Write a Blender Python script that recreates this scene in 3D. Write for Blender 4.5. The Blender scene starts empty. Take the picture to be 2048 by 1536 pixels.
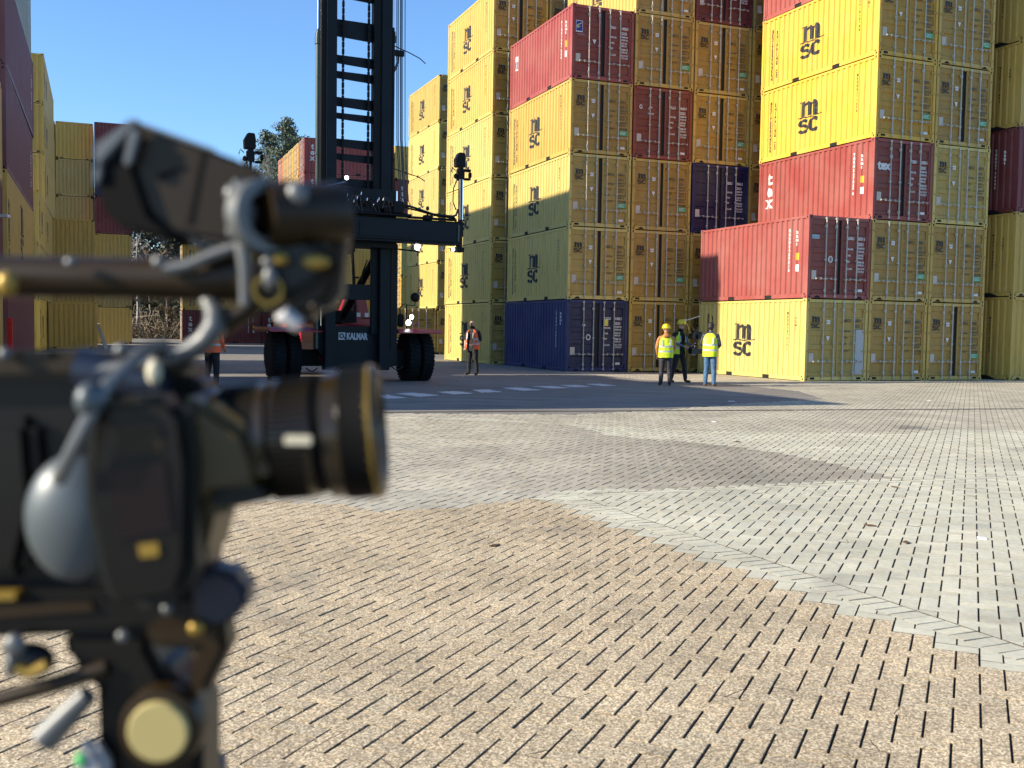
import bpy, bmesh, math, random
from mathutils import Vector, Matrix
import numpy as np

random.seed(7)
R = math.radians
scene = bpy.context.scene
col = scene.collection

# ------------------------------------------------------------------ camera
F_PX, PITCH, ROLL, CAM_H = 2044.1, 0.05468, 0.01562, 1.4915      # for a 2048 px wide frame
camd = bpy.data.cameras.new('camera')
camd.sensor_width = 36.0
camd.lens = 36.0 * F_PX / 2048.0
camd.clip_start = 0.05
camd.clip_end = 2000
camd.shift_y = 2.0 / 2048
camd.dof.use_dof = True
camd.dof.focus_distance = 18.0
camd.dof.aperture_fstop = camd.lens / 4.6
cam = bpy.data.objects.new('camera', camd)
col.objects.link(cam)
cp, sp, cr, sr = math.cos(PITCH), math.sin(PITCH), math.cos(ROLL), math.sin(ROLL)
v_up = Vector((0, sp, cp)); v_fw = Vector((0, cp, -sp)); v_rt = Vector((1, 0, 0))
rt = v_rt * cr + v_up * sr
up = v_up * cr - v_rt * sr
M = Matrix((rt, up, -v_fw)).transposed().to_4x4()
M.translation = Vector((0, 0, CAM_H))
cam.matrix_world = M
scene.camera = cam

# ------------------------------------------------------------------ light
SUN_AZ = R(18.4)       # the light travels along +X and a little away from the camera
SUN_EL = R(24.1)
w = bpy.data.worlds.new('World'); scene.world = w; w.use_nodes = True
nt = w.node_tree; nt.nodes.clear()
sky = nt.nodes.new('ShaderNodeTexSky'); sky.sky_type = 'NISHITA'; sky.sun_disc = False
sky.sun_elevation = SUN_EL
sky.sun_rotation = math.atan2(-math.cos(SUN_AZ), -math.sin(SUN_AZ))
sky.air_density = 1.0; sky.dust_density = 0.05; sky.ozone_density = 6.5
bg = nt.nodes.new('ShaderNodeBackground'); bg.inputs['Strength'].default_value = 0.136
wo = nt.nodes.new('ShaderNodeOutputWorld')
nt.links.new(sky.outputs[0], bg.inputs[0]); nt.links.new(bg.outputs[0], wo.inputs[0])
sund = bpy.data.lights.new('sun', 'SUN'); sund.energy = 5.0; sund.angle = R(0.5); sund.color = (1.0, 0.895, 0.72)
sun = bpy.data.objects.new('sun', sund); col.objects.link(sun)
ldir = Vector((math.cos(SUN_AZ) * math.cos(SUN_EL), math.sin(SUN_AZ) * math.cos(SUN_EL), -math.sin(SUN_EL)))
sun.rotation_euler = ldir.to_track_quat('-Z', 'Y').to_euler()
sun.location = (-30, -10, 30)
scene.view_settings.view_transform = 'Standard'
scene.view_settings.look = 'None'
scene.view_settings.gamma = 1.0
scene.view_settings.exposure = 0.88
scene.render.engine = 'CYCLES'
scene.cycles.max_bounces = 6

# ------------------------------------------------------------------ geometry helpers
def ray(px, py):
    x = (px - 1024.0) / F_PX; y = -(py - 770.0) / F_PX
    X = x * cr - y * sr; v = x * sr + y * cr
    return Vector((X, cp + v * sp, -sp + v * cp))

def at(px, py, Y):
    r = ray(px, py); return Vector((0, 0, CAM_H)) + r * (Y / r.y)

def ground(px, py, z=0.0):
    r = ray(px, py); t = (z - CAM_H) / r.z
    return Vector((r.x * t, r.y * t, z))

def tag(o, label=None, cat=None, group=None, kind=None):
    if label: o['label'] = label
    if cat: o['category'] = cat
    if group: o['group'] = group
    if kind: o['kind'] = kind
    return o

def empty(name, loc=(0, 0, 0), rz=0.0, parent=None):
    o = bpy.data.objects.new(name, None); col.objects.link(o)
    o.location = loc; o.rotation_euler = (0, 0, rz); o.empty_display_size = 0.2
    if parent: o.parent = parent
    return o

def link_mesh(name, me, parent=None, color=None):
    o = bpy.data.objects.new(name, me); col.objects.link(o)
    if parent: o.parent = parent
    if color: o.color = color
    return o

def copy_tree(o, parent=None):
    c = o.copy(); col.objects.link(c)
    if parent is not None: c.parent = parent
    for ch in list(o.children): copy_tree(ch, c)
    return c

class MB:
    def __init__(s): s.v = []; s.f = []; s.m = []
    def add(s, vs, fs, m=0):
        n = len(s.v); s.v += [tuple(p) for p in vs]
        s.f += [tuple(i + n for i in f) for f in fs]; s.m += [m] * len(fs); return s
    def box(s, x0, x1, y0, y1, z0, z1, m=0):
        return s.add([(x0,y0,z0),(x1,y0,z0),(x1,y1,z0),(x0,y1,z0),(x0,y0,z1),(x1,y0,z1),(x1,y1,z1),(x0,y1,z1)],
                     [(0,3,2,1),(4,5,6,7),(0,1,5,4),(1,2,6,5),(2,3,7,6),(3,0,4,7)], m)
    def bar(s, p0, p1, w, h, m=0, upv=(0, 0, 1)):
        p0 = Vector(p0); p1 = Vector(p1); d = (p1 - p0).normalized(); u = Vector(upv)
        a = d.cross(u)
        if a.length < 1e-4: a = d.cross(Vector((1, 0, 0)))
        a.normalize(); b = a.cross(d).normalized(); a *= w / 2; b *= h / 2
        vs = [p0-a-b, p0+a-b, p0+a+b, p0-a+b, p1-a-b, p1+a-b, p1+a+b, p1-a+b]
        return s.add(vs, [(0,1,2,3),(7,6,5,4),(0,4,5,1),(1,5,6,2),(2,6,7,3),(3,7,4,0)], m)
    def lathe(s, p0, p1, prof, n=16, m=0, cap=True):
        # prof: list of (t, r) or (t, r, material) with t in metres from p0 towards p1
        p0 = Vector(p0); d = (Vector(p1) - p0).normalized()
        a = d.cross(Vector((0, 0, 1)))
        if a.length < 1e-3: a = d.cross(Vector((1, 0, 0)))
        a.normalize(); b = d.cross(a)
        base = len(s.v); k = len(prof)
        for q in prof:
            for i in range(n):
                an = 2 * math.pi * i / n
                s.v.append(tuple(p0 + d * q[0] + (a * math.cos(an) + b * math.sin(an)) * q[1]))
        for j in range(k - 1):
            mm = prof[j][2] if len(prof[j]) > 2 else m
            for i in range(n):
                i2 = (i + 1) % n
                s.f.append((base+j*n+i, base+j*n+i2, base+(j+1)*n+i2, base+(j+1)*n+i)); s.m.append(mm)
        if cap:
            s.f.append(tuple(base + i for i in reversed(range(n)))); s.m.append(prof[0][2] if len(prof[0]) > 2 else m)
            s.f.append(tuple(base + (k-1)*n + i for i in range(n))); s.m.append(prof[-1][2] if len(prof[-1]) > 2 else m)
        return s
    def tube(s, p0, p1, r, n=8, m=0, r1=None):
        L = (Vector(p1) - Vector(p0)).length
        return s.lathe(p0, p1, [(0, r), (L, r if r1 is None else r1)], n, m)
    def pipe(s, pts, r, n=6, m=0, rads=None):
        pts = [Vector(p) for p in pts]; base = len(s.v); k = len(pts); prev = None
        for j, p in enumerate(pts):
            d = (pts[min(j+1, k-1)] - pts[max(j-1, 0)]).normalized()
            if prev is None:
                a = d.cross(Vector((0, 0, 1)))
                if a.length < 1e-3: a = d.cross(Vector((1, 0, 0)))
            else: a = prev - d * prev.dot(d)
            a.normalize(); prev = a; b = d.cross(a); rr = rads[j] if rads else r
            for i in range(n):
                an = 2 * math.pi * i / n
                s.v.append(tuple(p + (a * math.cos(an) + b * math.sin(an)) * rr))
        for j in range(k - 1):
            for i in range(n):
                i2 = (i + 1) % n
                s.f.append((base+j*n+i, base+j*n+i2, base+(j+1)*n+i2, base+(j+1)*n+i)); s.m.append(m)
        s.f.append(tuple(base + i for i in reversed(range(n)))); s.m.append(m)
        s.f.append(tuple(base + (k-1)*n + i for i in range(n))); s.m.append(m)
        return s
    def prism(s, poly, axis, a0, a1, m=0):
        # poly in the plane across `axis`: axis 'y' -> (x,z), 'x' -> (y,z), 'z' -> (x,y)
        def P(u, v, a): return {'y': (u, a, v), 'x': (a, u, v), 'z': (u, v, a)}[axis]
        n = len(poly); vs = [P(u, v, a0) for u, v in poly] + [P(u, v, a1) for u, v in poly]
        fs = [tuple(range(n)), tuple(reversed(range(n, 2*n)))] + [(i, i+n, (i+1) % n + n, (i+1) % n) for i in range(n)]
        return s.add(vs, fs, m)
    def ellip(s, c, rx, ry, rz, nu=12, nv=8, m=0, rot=None):
        base = len(s.v); c = Vector(c)
        for j in range(nv + 1):
            th = math.pi * j / nv
            for i in range(nu):
                ph = 2 * math.pi * i / nu
                q = Vector((rx*math.sin(th)*math.cos(ph), ry*math.sin(th)*math.sin(ph), rz*math.cos(th)))
                if rot: q = rot @ q
                s.v.append(tuple(c + q))
        for j in range(nv):
            for i in range(nu):
                i2 = (i + 1) % nu
                s.f.append((base+j*nu+i, base+(j+1)*nu+i, base+(j+1)*nu+i2, base+j*nu+i2)); s.m.append(m)
        return s
    def mesh(s, name, mats, smooth=False, bevel=0.0, fix=True):
        me = bpy.data.meshes.new(name); me.from_pydata(s.v, [], s.f)
        for m in (mats if isinstance(mats, (list, tuple)) else [mats]): me.materials.append(m)
        if len(me.materials) > 1: me.polygons.foreach_set('material_index', s.m)
        if fix or bevel:
            bm = bmesh.new(); bm.from_mesh(me)
            bmesh.ops.remove_doubles(bm, verts=bm.verts, dist=1e-5)
            if fix: bmesh.ops.recalc_face_normals(bm, faces=bm.faces)
            if bevel: bmesh.ops.bevel(bm, geom=[e for e in bm.edges if len(e.link_faces) == 2 and e.calc_face_angle(0) > 0.6], offset=bevel, segments=2, affect='EDGES', clamp_overlap=True)
            bm.to_mesh(me); bm.free()
        if smooth: 
            me.polygons.foreach_set('use_smooth', [True] * len(me.polygons))
            me.set_sharp_from_angle(angle=R(40))
        me.update(); return me
    def build(s, name, mats, parent=None, smooth=False, color=None, bevel=0.0, fix=True):
        return link_mesh(name, s.mesh(name, mats, smooth, bevel, fix), parent, color)

# ------------------------------------------------------------------ materials
def new_mat(name):
    m = bpy.data.materials.new(name); m.use_nodes = True
    t = m.node_tree; t.nodes.clear()
    out = t.nodes.new('ShaderNodeOutputMaterial'); b = t.nodes.new('ShaderNodeBsdfPrincipled')
    t.links.new(b.outputs[0], out.inputs[0]); return m, t, b

def N(t, kind, **kw):
    n = t.nodes.new(kind)
    for k, v in kw.items():
        if k in n.inputs.keys(): n.inputs[k].default_value = v
        else: setattr(n, k, v)
    return n

def mixc(t, fac, a, b, mode='MIX'):
    n = t.nodes.new('ShaderNodeMix'); n.data_type = 'RGBA'; n.blend_type = mode; n.clamp_factor = True
    for sock, val in ((0, fac), (6, a), (7, b)):
        if hasattr(val, 'is_output') or isinstance(val, bpy.types.NodeSocket): t.links.new(val, n.inputs[sock])
        elif sock == 0: n.inputs[0].default_value = val
        else: n.inputs[sock].default_value = (*val, 1) if len(val) == 3 else val
    return n.outputs[2]

def ramp(t, src, stops):
    n = t.nodes.new('ShaderNodeValToRGB'); t.links.new(src, n.inputs[0])
    e = n.color_ramp.elements
    while len(e) < len(stops): e.new(0.5)
    for el, (p, c) in zip(e, stops):
        el.position = p; el.color = (c, c, c, 1) if isinstance(c, (int, float)) else (*c, 1)
    return n.outputs[0]

def plain(name, c, rough=0.5, metal=0.0, noise=0.0, nscale=8.0, bump=0.0, bscale=200.0, coat=0.0, spec=None):
    m, t, b = new_mat(name)
    b.inputs['Roughness'].default_value = rough; b.inputs['Metallic'].default_value = metal
    if coat: b.inputs['Coat Weight'].default_value = coat; b.inputs['Coat Roughness'].default_value = 0.15
    if spec is not None: b.inputs['Specular IOR Level'].default_value = spec
    tc = t.nodes.new('ShaderNodeTexCoord')
    if noise:
        nz = N(t, 'ShaderNodeTexNoise', Scale=nscale, Detail=6.0, Roughness=0.6); t.links.new(tc.outputs['Object'], nz.inputs['Vector'])
        f = ramp(t, nz.outputs[0], [(0.3, 1 - noise), (0.7, 1 + noise * 0.6)])
        t.links.new(mixc(t, 1.0, c, f, 'MULTIPLY'), b.inputs['Base Color'])
    else: b.inputs['Base Color'].default_value = (*c, 1)
    if bump:
        nb = N(t, 'ShaderNodeTexNoise', Scale=bscale, Detail=4.0); t.links.new(tc.outputs['Object'], nb.inputs['Vector'])
        bu = N(t, 'ShaderNodeBump', Strength=bump, Distance=0.01 if bscale > 50 else 0.04); t.links.new(nb.outputs[0], bu.inputs['Height']); t.links.new(bu.outputs[0], b.inputs['Normal'])
    return m

def make_paint():
    m, t, b = new_mat('container_paint')
    oi = t.nodes.new('ShaderNodeObjectInfo'); tc = t.nodes.new('ShaderNodeTexCoord'); geo = t.nodes.new('ShaderNodeNewGeometry')
    # broad fading
    n1 = N(t, 'ShaderNodeTexNoise', Scale=0.9, Detail=5.0, Roughness=0.6); t.links.new(geo.outputs['Position'], n1.inputs['Vector'])
    fd = N(t, 'ShaderNodeMix', data_type='RGBA', blend_type='MIX'); fd.inputs[0].default_value = 0.11; t.links.new(oi.outputs['Color'], fd.inputs[6]); fd.inputs[7].default_value = (0.5, 0.46, 0.36, 1)
    c1 = mixc(t, ramp(t, n1.outputs[0], [(0.35, 0.0), (0.75, 1.0)]), oi.outputs['Color'], fd.outputs[2])
    # vertical streaks of dirt
    mp = N(t, 'ShaderNodeMapping'); mp.inputs['Scale'].default_value = (7, 7, 0.55); t.links.new(geo.outputs['Position'], mp.inputs['Vector'])
    n2 = N(t, 'ShaderNodeTexNoise', Scale=1.6, Detail=7.0, Roughness=0.72); t.links.new(mp.outputs[0], n2.inputs['Vector'])
    c2 = mixc(t, ramp(t, n2.outputs[0], [(0.50, 0.0), (0.78, 0.55)]), c1, (0.10, 0.075, 0.045))
    # rust specks and scrapes
    n3 = N(t, 'ShaderNodeTexNoise', Scale=9.0, Detail=9.0, Roughness=0.75); t.links.new(geo.outputs['Position'], n3.inputs['Vector'])
    n4 = N(t, 'ShaderNodeTexNoise', Scale=1.1, Detail=2.0); t.links.new(geo.outputs['Position'], n4.inputs['Vector'])
    rs = N(t, 'ShaderNodeMath', operation='MULTIPLY'); t.links.new(ramp(t, n3.outputs[0], [(0.60, 0.0), (0.68, 1.0)]), rs.inputs[0]); t.links.new(ramp(t, n4.outputs[0], [(0.48, 0.0), (0.68, 1.0)]), rs.inputs[1])
    c3 = mixc(t, rs.outputs[0], c2, (0.13, 0.05, 0.02))
    t.links.new(c3, b.inputs['Base Color'])
    t.links.new(ramp(t, n1.outputs[0], [(0.3, 0.42), (0.7, 0.62)]), b.inputs['Roughness'])
    b.inputs['Specular IOR Level'].default_value = 0.35
    nb = N(t, 'ShaderNodeTexNoise', Scale=2.2, Detail=3.0); t.links.new(geo.outputs['Position'], nb.inputs['Vector'])
    bu = N(t, 'ShaderNodeBump', Strength=0.35, Distance=0.03); t.links.new(nb.outputs[0], bu.inputs['Height']); t.links.new(bu.outputs[0], b.inputs['Normal'])
    return m

MP = make_paint()
def mark(name, c):     # printed lettering and stickers, a little worn
    m, t, b = new_mat(name); geo = t.nodes.new('ShaderNodeNewGeometry')
    nz = N(t, 'ShaderNodeTexNoise', Scale=14.0, Detail=6.0); t.links.new(geo.outputs['Position'], nz.inputs['Vector'])
    t.links.new(mixc(t, ramp(t, nz.outputs[0], [(0.55, 0.0), (0.8, 0.5)]), c, (0.25, 0.21, 0.13)), b.inputs['Base Color'])
    b.inputs['Roughness'].default_value = 0.6; return m
K = dict(
    black=mark('black_lettering', (0.015, 0.015, 0.017)), white=mark('white_lettering', (0.72, 0.71, 0.68)),
    grey=mark('faded_lettering', (0.09, 0.075, 0.04)), green=mark('green_sticker', (0.03, 0.36, 0.14)),
    pale=mark('pale_plate', (0.52, 0.46, 0.38)), amber=mark('amber_sticker', (0.8, 0.38, 0.03)), cyan=mark('pale_blue_sticker', (0.35, 0.52, 0.58)),
    blue=mark('blue_emblem', (0.01, 0.03, 0.25)), lemon=mark('lemon_emblem', (0.75, 0.66, 0.1)), red=mark('red_sign', (0.55, 0.02, 0.02)),
    galv=plain('galvanised_rod', (0.50, 0.475, 0.39), 0.55, 0.1, 0.3, 6), hole=plain('dark_recess', (0.008, 0.008, 0.008), 0.9),
    gasket=plain('door_gasket_rubber', (0.004, 0.0045, 0.005), 0.7), floorw=plain('container_underside', (0.05, 0.045, 0.04), 0.9),
    greypaint=mark('grey_repair_paint', (0.42, 0.42, 0.41)),
)
# ------------------------------------------------------------------ flat lettering
CW = 2.438
_cache = {}
def text2d(body, size=1.0, spacing=1.0, bold=0.0, align='LEFT', line=1.0, xs=1.0):
    key = ('t', body, size, spacing, bold, align, line, xs)
    if key in _cache: return _cache[key]
    c = bpy.data.curves.new('tmp', 'FONT'); c.body = body; c.size = size; c.space_character = spacing
    c.offset = bold; c.align_x = align; c.space_line = line; c.resolution_u = 2
    o = bpy.data.objects.new('tmp', c); me = bpy.data.meshes.new_from_object(o)
    res = ([(v.co.x * xs, v.co.y) for v in me.vertices], [tuple(p.vertices) for p in me.polygons])
    bpy.data.objects.remove(o); bpy.data.meshes.remove(me); bpy.data.curves.remove(c)
    _cache[key] = res; return res

def shift2d(g, dx, dy, s=1.0, sy=None):
    sy = s if sy is None else sy
    return ([(x * s + dx, y * sy + dy) for x, y in g[0]], g[1])
def join2d(*gs):
    v = []; f = []
    for g in gs:
        n = len(v); v += g[0]; f += [tuple(i + n for i in q) for q in g[1]]
    return v, f
def rect2d(x0, y0, x1, y1): return ([(x0, y0), (x1, y0), (x1, y1), (x0, y1)], [(0, 1, 2, 3)])
def ribbon2d(pts, w0, w1=None):
    # constant or tapering stroke along a polyline
    n = len(pts); v = []; f = []
    for i, p in enumerate(pts):
        a = Vector(pts[max(i-1, 0)]); b = Vector(pts[min(i+1, n-1)]); d = (b - a).normalized(); q = Vector((-d.y, d.x))
        t = i / (n - 1); wd = (w0 if w1 is None else w0 + (w1 - w0) * t) / 2
        v += [(p[0] + q.x*wd, p[1] + q.y*wd), (p[0] - q.x*wd, p[1] - q.y*wd)]
        if i: f.append((2*i-2, 2*i-1, 2*i+1, 2*i))
    return v, f
def arc(cx, cy, rx, ry, a0, a1, n=10):
    return [(cx + rx*math.cos(R(a0 + (a1-a0)*i/n)), cy + ry*math.sin(R(a0 + (a1-a0)*i/n))) for i in range(n+1)]
def logo2d(fine=False):
    # three upright strokes with arched shoulders on a wavy line, two rounded letters below; 1.0 wide, 1.32 high
    g = [rect2d(0.15, 0.70, 0.33, 1.27), rect2d(0.405, 0.70, 0.585, 1.10), rect2d(0.66, 0.70, 0.84, 1.10), ribbon2d([(0.11, 1.275), (0.15, 1.295), (0.33, 1.29)], 0.035)]
    for dx_ in (0.0, 0.255):
        o = [(0.33, 1.20), (0.37, 1.262), (0.43, 1.295), (0.50, 1.28), (0.555, 1.21), (0.585, 1.10)]
        i = [(0.33, 1.06), (0.345, 1.12), (0.365, 1.15), (0.385, 1.15), (0.40, 1.13), (0.405, 1.10)]
        g.append(([(x + dx_, z) for x, z in o + i], [(k, k+1, 7+k, 6+k) for k in range(5)]))
        if dx_ > 0: g.append(([(0.555, 1.21), (0.585, 1.10), (0.585, 1.20)], [(0, 1, 2)]))
    g.append(ribbon2d([(-0.02, 0.70), (0.05, 0.665), (0.13, 0.665), (0.24, 0.69)], 0.025, 0.06))
    g.append(ribbon2d([(0.24, 0.678), (0.36, 0.655), (0.50, 0.64), (0.64, 0.655), (0.76, 0.678)], 0.045, 0.045))
    g.append(ribbon2d([(0.76, 0.69), (0.87, 0.665), (0.95, 0.665), (1.02, 0.70)], 0.06, 0.025))
    s = arc(0.27, 0.43, 0.16, 0.11, 20, 180, 8) + arc(0.27, 0.43, 0.16, 0.09, 200, 260, 3) + arc(0.27, 0.20, 0.17, 0.13, 70, -90, 8) + arc(0.27, 0.20, 0.17, 0.13, -110, -165, 4)
    g.append(ribbon2d(s, 0.125))
    c = arc(0.72, 0.315, 0.17, 0.235, 40, 320, 18)
    g.append(ribbon2d(c, 0.14))
    if fine:
        g = [q for i, q in enumerate(g) if i not in (6, 7, 8, 9, 10)] if False else g[:-5] + [ribbon2d([(0.0, 0.665), (0.3, 0.645), (0.7, 0.645), (1.0, 0.665)], 0.022), ribbon2d([(x, z*0.94) for x, z in s], 0.105), ribbon2d([(x, z*0.94) for x, z in c], 0.115)]
    return join2d(*g)
LOGO = logo2d(); LOGO_FINE = logo2d(True)
def vert_text(body, size, step):
    return join2d(*[shift2d(text2d(ch, size, bold=size*0.07, align='CENTER', xs=0.88), 0, -i * step) for i, ch in enumerate(body) if ch != ' '])

# ------------------------------------------------------------------ corrugated sheets
def wave(L, period, depth, m0=0.0):
    """break points of a trapezoid wave: list of (pos, inset)"""
    n = max(1, round(L / period)); p = L / n; out = []
    for i in range(n):
        a = i * p
        out += [(a, 0.0), (a + p*0.28, 0.0), (a + p*0.39, depth), (a + p*0.72, depth), (a + p*0.83, 0.0)]
    out.append((L, 0.0)); return out
def wave_at(pts, x):
    for (a, da), (b, db) in zip(pts, pts[1:]):
        if a <= x <= b: return da + (db - da) * ((x - a) / (b - a) if b > a else 0)
    return 0.0

SIDE_IN = 0.012     # outermost plane of the side sheet, inward of the rail
def side_wave(L): return [(y + 0.12, d) for y, d in wave(L - 0.24, 0.268, 0.042)]
END_W = [(x + 0.10, d) for x, d in wave(CW - 0.20, 0.25, 0.042)]

def m_side(L, H, sgn):
    key = ('side', L, H, sgn)
    if key in _cache: return _cache[key]
    b = MB(); pts = side_wave(L); z0, z1 = 0.158, H - 0.085
    vs = []; fs = []
    for y, d in pts:
        x = (SIDE_IN + d) if sgn < 0 else CW - (SIDE_IN + d)
        vs += [(x, y, z0), (x, y, z1)]
    n = len(pts)
    for i in range(n-1):
        q = (2*i, 2*i+1, 2*i+3, 2*i+2); fs.append(q if sgn < 0 else tuple(reversed(q)))
    b.add(vs, fs)
    _cache[key] = b.mesh('side_panel', MP, fix=False); return _cache[key]

def m_end(L, H, at_front):
    key = ('end', L, H, at_front)
    if key in _cache: return _cache[key]
    b = MB(); z0, z1 = 0.158, H - 0.12; vs = []; fs = []
    for x, d in END_W:
        y = (0.015 + d) if at_front else L - 0.015 - d
        vs += [(x, y, z0), (x, y, z1)]
    for i in range(len(END_W)-1):
        q = (2*i, 2*i+2, 2*i+3, 2*i+1); fs.append(q if at_front else tuple(reversed(q)))
    b.add(vs, fs)
    _cache[key] = b.mesh('end_wall', MP, fix=False); return _cache[key]

def m_frame(L, H, notch=False):
    key = ('frame', L, H, notch)
    if key in _cache: return _cache[key]
    b = MB(); c = 0.118
    for x0, x1 in ((0.004, 0.10), (CW-0.10, CW-0.004)):
        for y0, y1 in ((0.004, 0.11), (L-0.11, L-0.004)):
            b.box(x0, x1, y0, y1, c, H - c)
    for x0, x1, xi in ((0.006, 0.05, 0.03), (CW-0.05, CW-0.006, CW-0.03)):
        b.box(x0, x1, 0.18, L-0.18, H-0.088, H-0.016)                 # top side rail
        pk = [(L/2 - 1.22, L/2 - 0.86), (L/2 + 0.86, L/2 + 1.22)] if L < 7 else []
        ys = [0.18] + [q for p in pk for q in p] + [L-0.18]
        for i in range(0, len(ys), 2): b.box(x0, x1, ys[i], ys[i+1], 0.022, 0.155)
        for p in pk:
            b.box(min(x0, x1), max(x0, x1), p[0], p[1], 0.135, 0.155)
            b.box(min(xi, xi+0.01), max(xi, xi+0.01), p[0]-0.01, p[1]+0.01, 0.02, 0.134, 1)
    for y0, y1, yo in ((0.008, 0.06, 0.0045), (L-0.06, L-0.008, L-0.0075)):
        b.box(0.165, CW-0.165, y0, y1, 0.022, 0.152)                  # sill
        b.box(0.165, CW-0.165, y0, y1, H-0.118, H-0.018)              # header
        if notch:
            for xa in (0.26, CW-0.26-0.26):
                b.prism([(xa, 0.03), (xa+0.26, 0.03), (xa+0.17, 0.10), (xa+0.09, 0.10)], 'y', yo, yo+0.003, 1)
        else:
            for xa in (0.22, CW-0.22-0.17): b.box(xa, xa+0.17, yo, yo+0.003, 0.055, 0.125, 1)
    b.box(0.05, CW-0.05, 0.05, L-0.05, H-0.035, H-0.02)               # roof sheet
    b.box(0.05, CW-0.05, 0.06, L-0.06, 0.03, 0.12, 2)                 # floor
    _cache[key] = b.mesh('frame', [MP, K['hole'], K['floorw']], fix=False); return _cache[key]

def m_cast():
    if 'cast' in _cache: return _cache['cast']
    b = MB(); b.box(-0.003, 0.160, -0.003, 0.175, -0.0, 0.1175)
    b.box(-0.0045, -0.003, 0.06, 0.115, 0.025, 0.092, 1); b.box(0.055, 0.105, -0.0045, -0.003, 0.025, 0.092, 1)
    _cache['cast'] = b.mesh('corner_casting', [MP, K['hole']], fix=False); return _cache['cast']

def m_door(H, hand, gap):
    key = ('door', H, hand, gap)
    if key in _cache: return _cache[key]
    b = MB(); z0, z1 = 0.165, H - 0.13
    x0, x1 = (0.112, CW/2 - gap/2) if hand < 0 else (CW/2 + gap/2, CW - 0.112)
    fx = 0.07; y = 0.022; dp = 0.034
    b.box(x0, x0+fx, y, y+0.03, z0, z1); b.box(x1-fx, x1, y, y+0.03, z0, z1)
    b.box(x0+fx, x1-fx, y, y+0.03, z0, z0+0.06); b.box(x0+fx, x1-fx, y, y+0.03, z1-0.06, z1)
    xs0, xs1 = x0+fx, x1-fx; za = z0+0.06; zb = z1-0.06
    n = 5; p = (zb - za) / n; prof = [(za, 0.0)]
    for i in range(n):
        a = za + i*p
        prof += [(a + p*0.10, 0.0), (a + p*0.18, dp), (a + p*0.72, dp), (a + p*0.80, 0.0)] if i % 1 == 0 else []
    prof = [(z, (dp - d) if False else d) for z, d in prof] + [(zb, 0.0)]
    vs = []; fs = []
    for z, d in prof: vs += [(xs0, y+0.004+d*0.8, z), (xs1, y+0.004+d*0.8, z)]
    for i in range(len(prof)-1): fs.append((2*i, 2*i+1, 2*i+3, 2*i+2))
    b.add(vs, fs)
    xo = 0.104 if hand < 0 else CW-0.104                                # hinges
    for z in (0.32, 0.95, H-1.02, H-0.36):
        a, c = (xo-0.07, xo+0.09) if hand < 0 else (xo-0.09, xo+0.07)
        b.box(a, c, -0.004, 0.021, z-0.035, z+0.035, 0)
    _cache[key] = b.mesh('door', MP, fix=False); return _cache[key]

ROD_X = [0.66, 1.08, 1.44, 1.88]
def m_rod(H):
    key = ('rod', H)
    if key in _cache: return _cache[key]
    b = MB(); b.tube((0, -0.022, 0.075), (0, -0.022, H-0.045), 0.019, 8)
    for z in (0.085, H-0.085): b.box(-0.035, 0.035, -0.034, 0.003, z-0.03, z+0.03)
    for z in (0.26, H-0.33): b.box(-0.04, 0.022, -0.044, 0.02, z-0.045, z+0.045)
    for z in (0.62, 1.22): b.box(-0.036, 0.036, -0.043, 0.02, z-0.022, z+0.022)
    _cache[key] = b.mesh('locking_rod', K['galv'], fix=False); return _cache[key]
def m_handle():
    if 'handle' in _cache: return _cache['handle']
    b = MB(); b.pipe([(0, -0.04, 0.0), (-0.09, -0.045, -0.014), (-0.20, -0.048, 0.010), (-0.34, -0.045, 0.0)], 0.009, 6)
    b.box(-0.18, -0.14, -0.045, 0.02, -0.03, 0.035); b.box(-0.37, -0.34, -0.05, 0.02, -0.03, 0.02)
    _cache['handle'] = b.mesh('door_handle', K['galv'], fix=False); return _cache['handle']
def m_gasket(H):
    key = ('gasket', H)
    if key in _cache: return _cache[key]
    b = MB(); b.box(0.10, CW-0.10, 0.062, 0.075, 0.152, H-0.116)
    _cache[key] = b.mesh('door_gasket', K['gasket'], fix=False); return _cache[key]

def flat_part(name, g, mat, parent, off=0.014):
    """2-D drawing (x, z) laid on the door plane, a few mm proud"""
    key = ('flat', id(g[0]), mat.name, off)
    if key not in _cache:
        me = bpy.data.meshes.new(name); me.from_pydata([(x, off, z) for x, z in g[0]], [], g[1]); me.materials.append(mat)
        _cache[key] = (me, g)
    return link_mesh(name, _cache[key][0], parent)

def drape(name, g, mat, parent, L, sgn):
    """2-D drawing (a, z), a = distance from the image-left end, bent over the side sheet"""
    key = ('drape', id(g[0]), mat.name, L, sgn)
    if key not in _cache:
        pts = side_wave(L); bm = bmesh.new()
        vs = [bm.verts.new(((L - a) if sgn < 0 else a, 0, z)) for a, z in g[0]]
        for f in g[1]:
            try: bm.faces.new([vs[i] for i in f])
            except ValueError: pass
        lo = min(v.co.x for v in vs); hi = max(v.co.x for v in vs)
        for y, d in pts:
            if lo < y < hi:
                bmesh.ops.bisect_plane(bm, geom=bm.verts[:] + bm.edges[:] + bm.faces[:], plane_co=(y, 0, 0), plane_no=(1, 0, 0))
        for v in bm.verts:
            y = v.co.x; d = SIDE_IN + wave_at(pts, y) - 0.004
            v.co = Vector((d if sgn < 0 else CW - d, y, v.co.z))
        me = bpy.data.meshes.new(name); bm.to_mesh(me); bm.free(); me.materials.append(mat)
        _cache[key] = (me, g)
    return link_mesh(name, _cache[key][0], parent)

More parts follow.
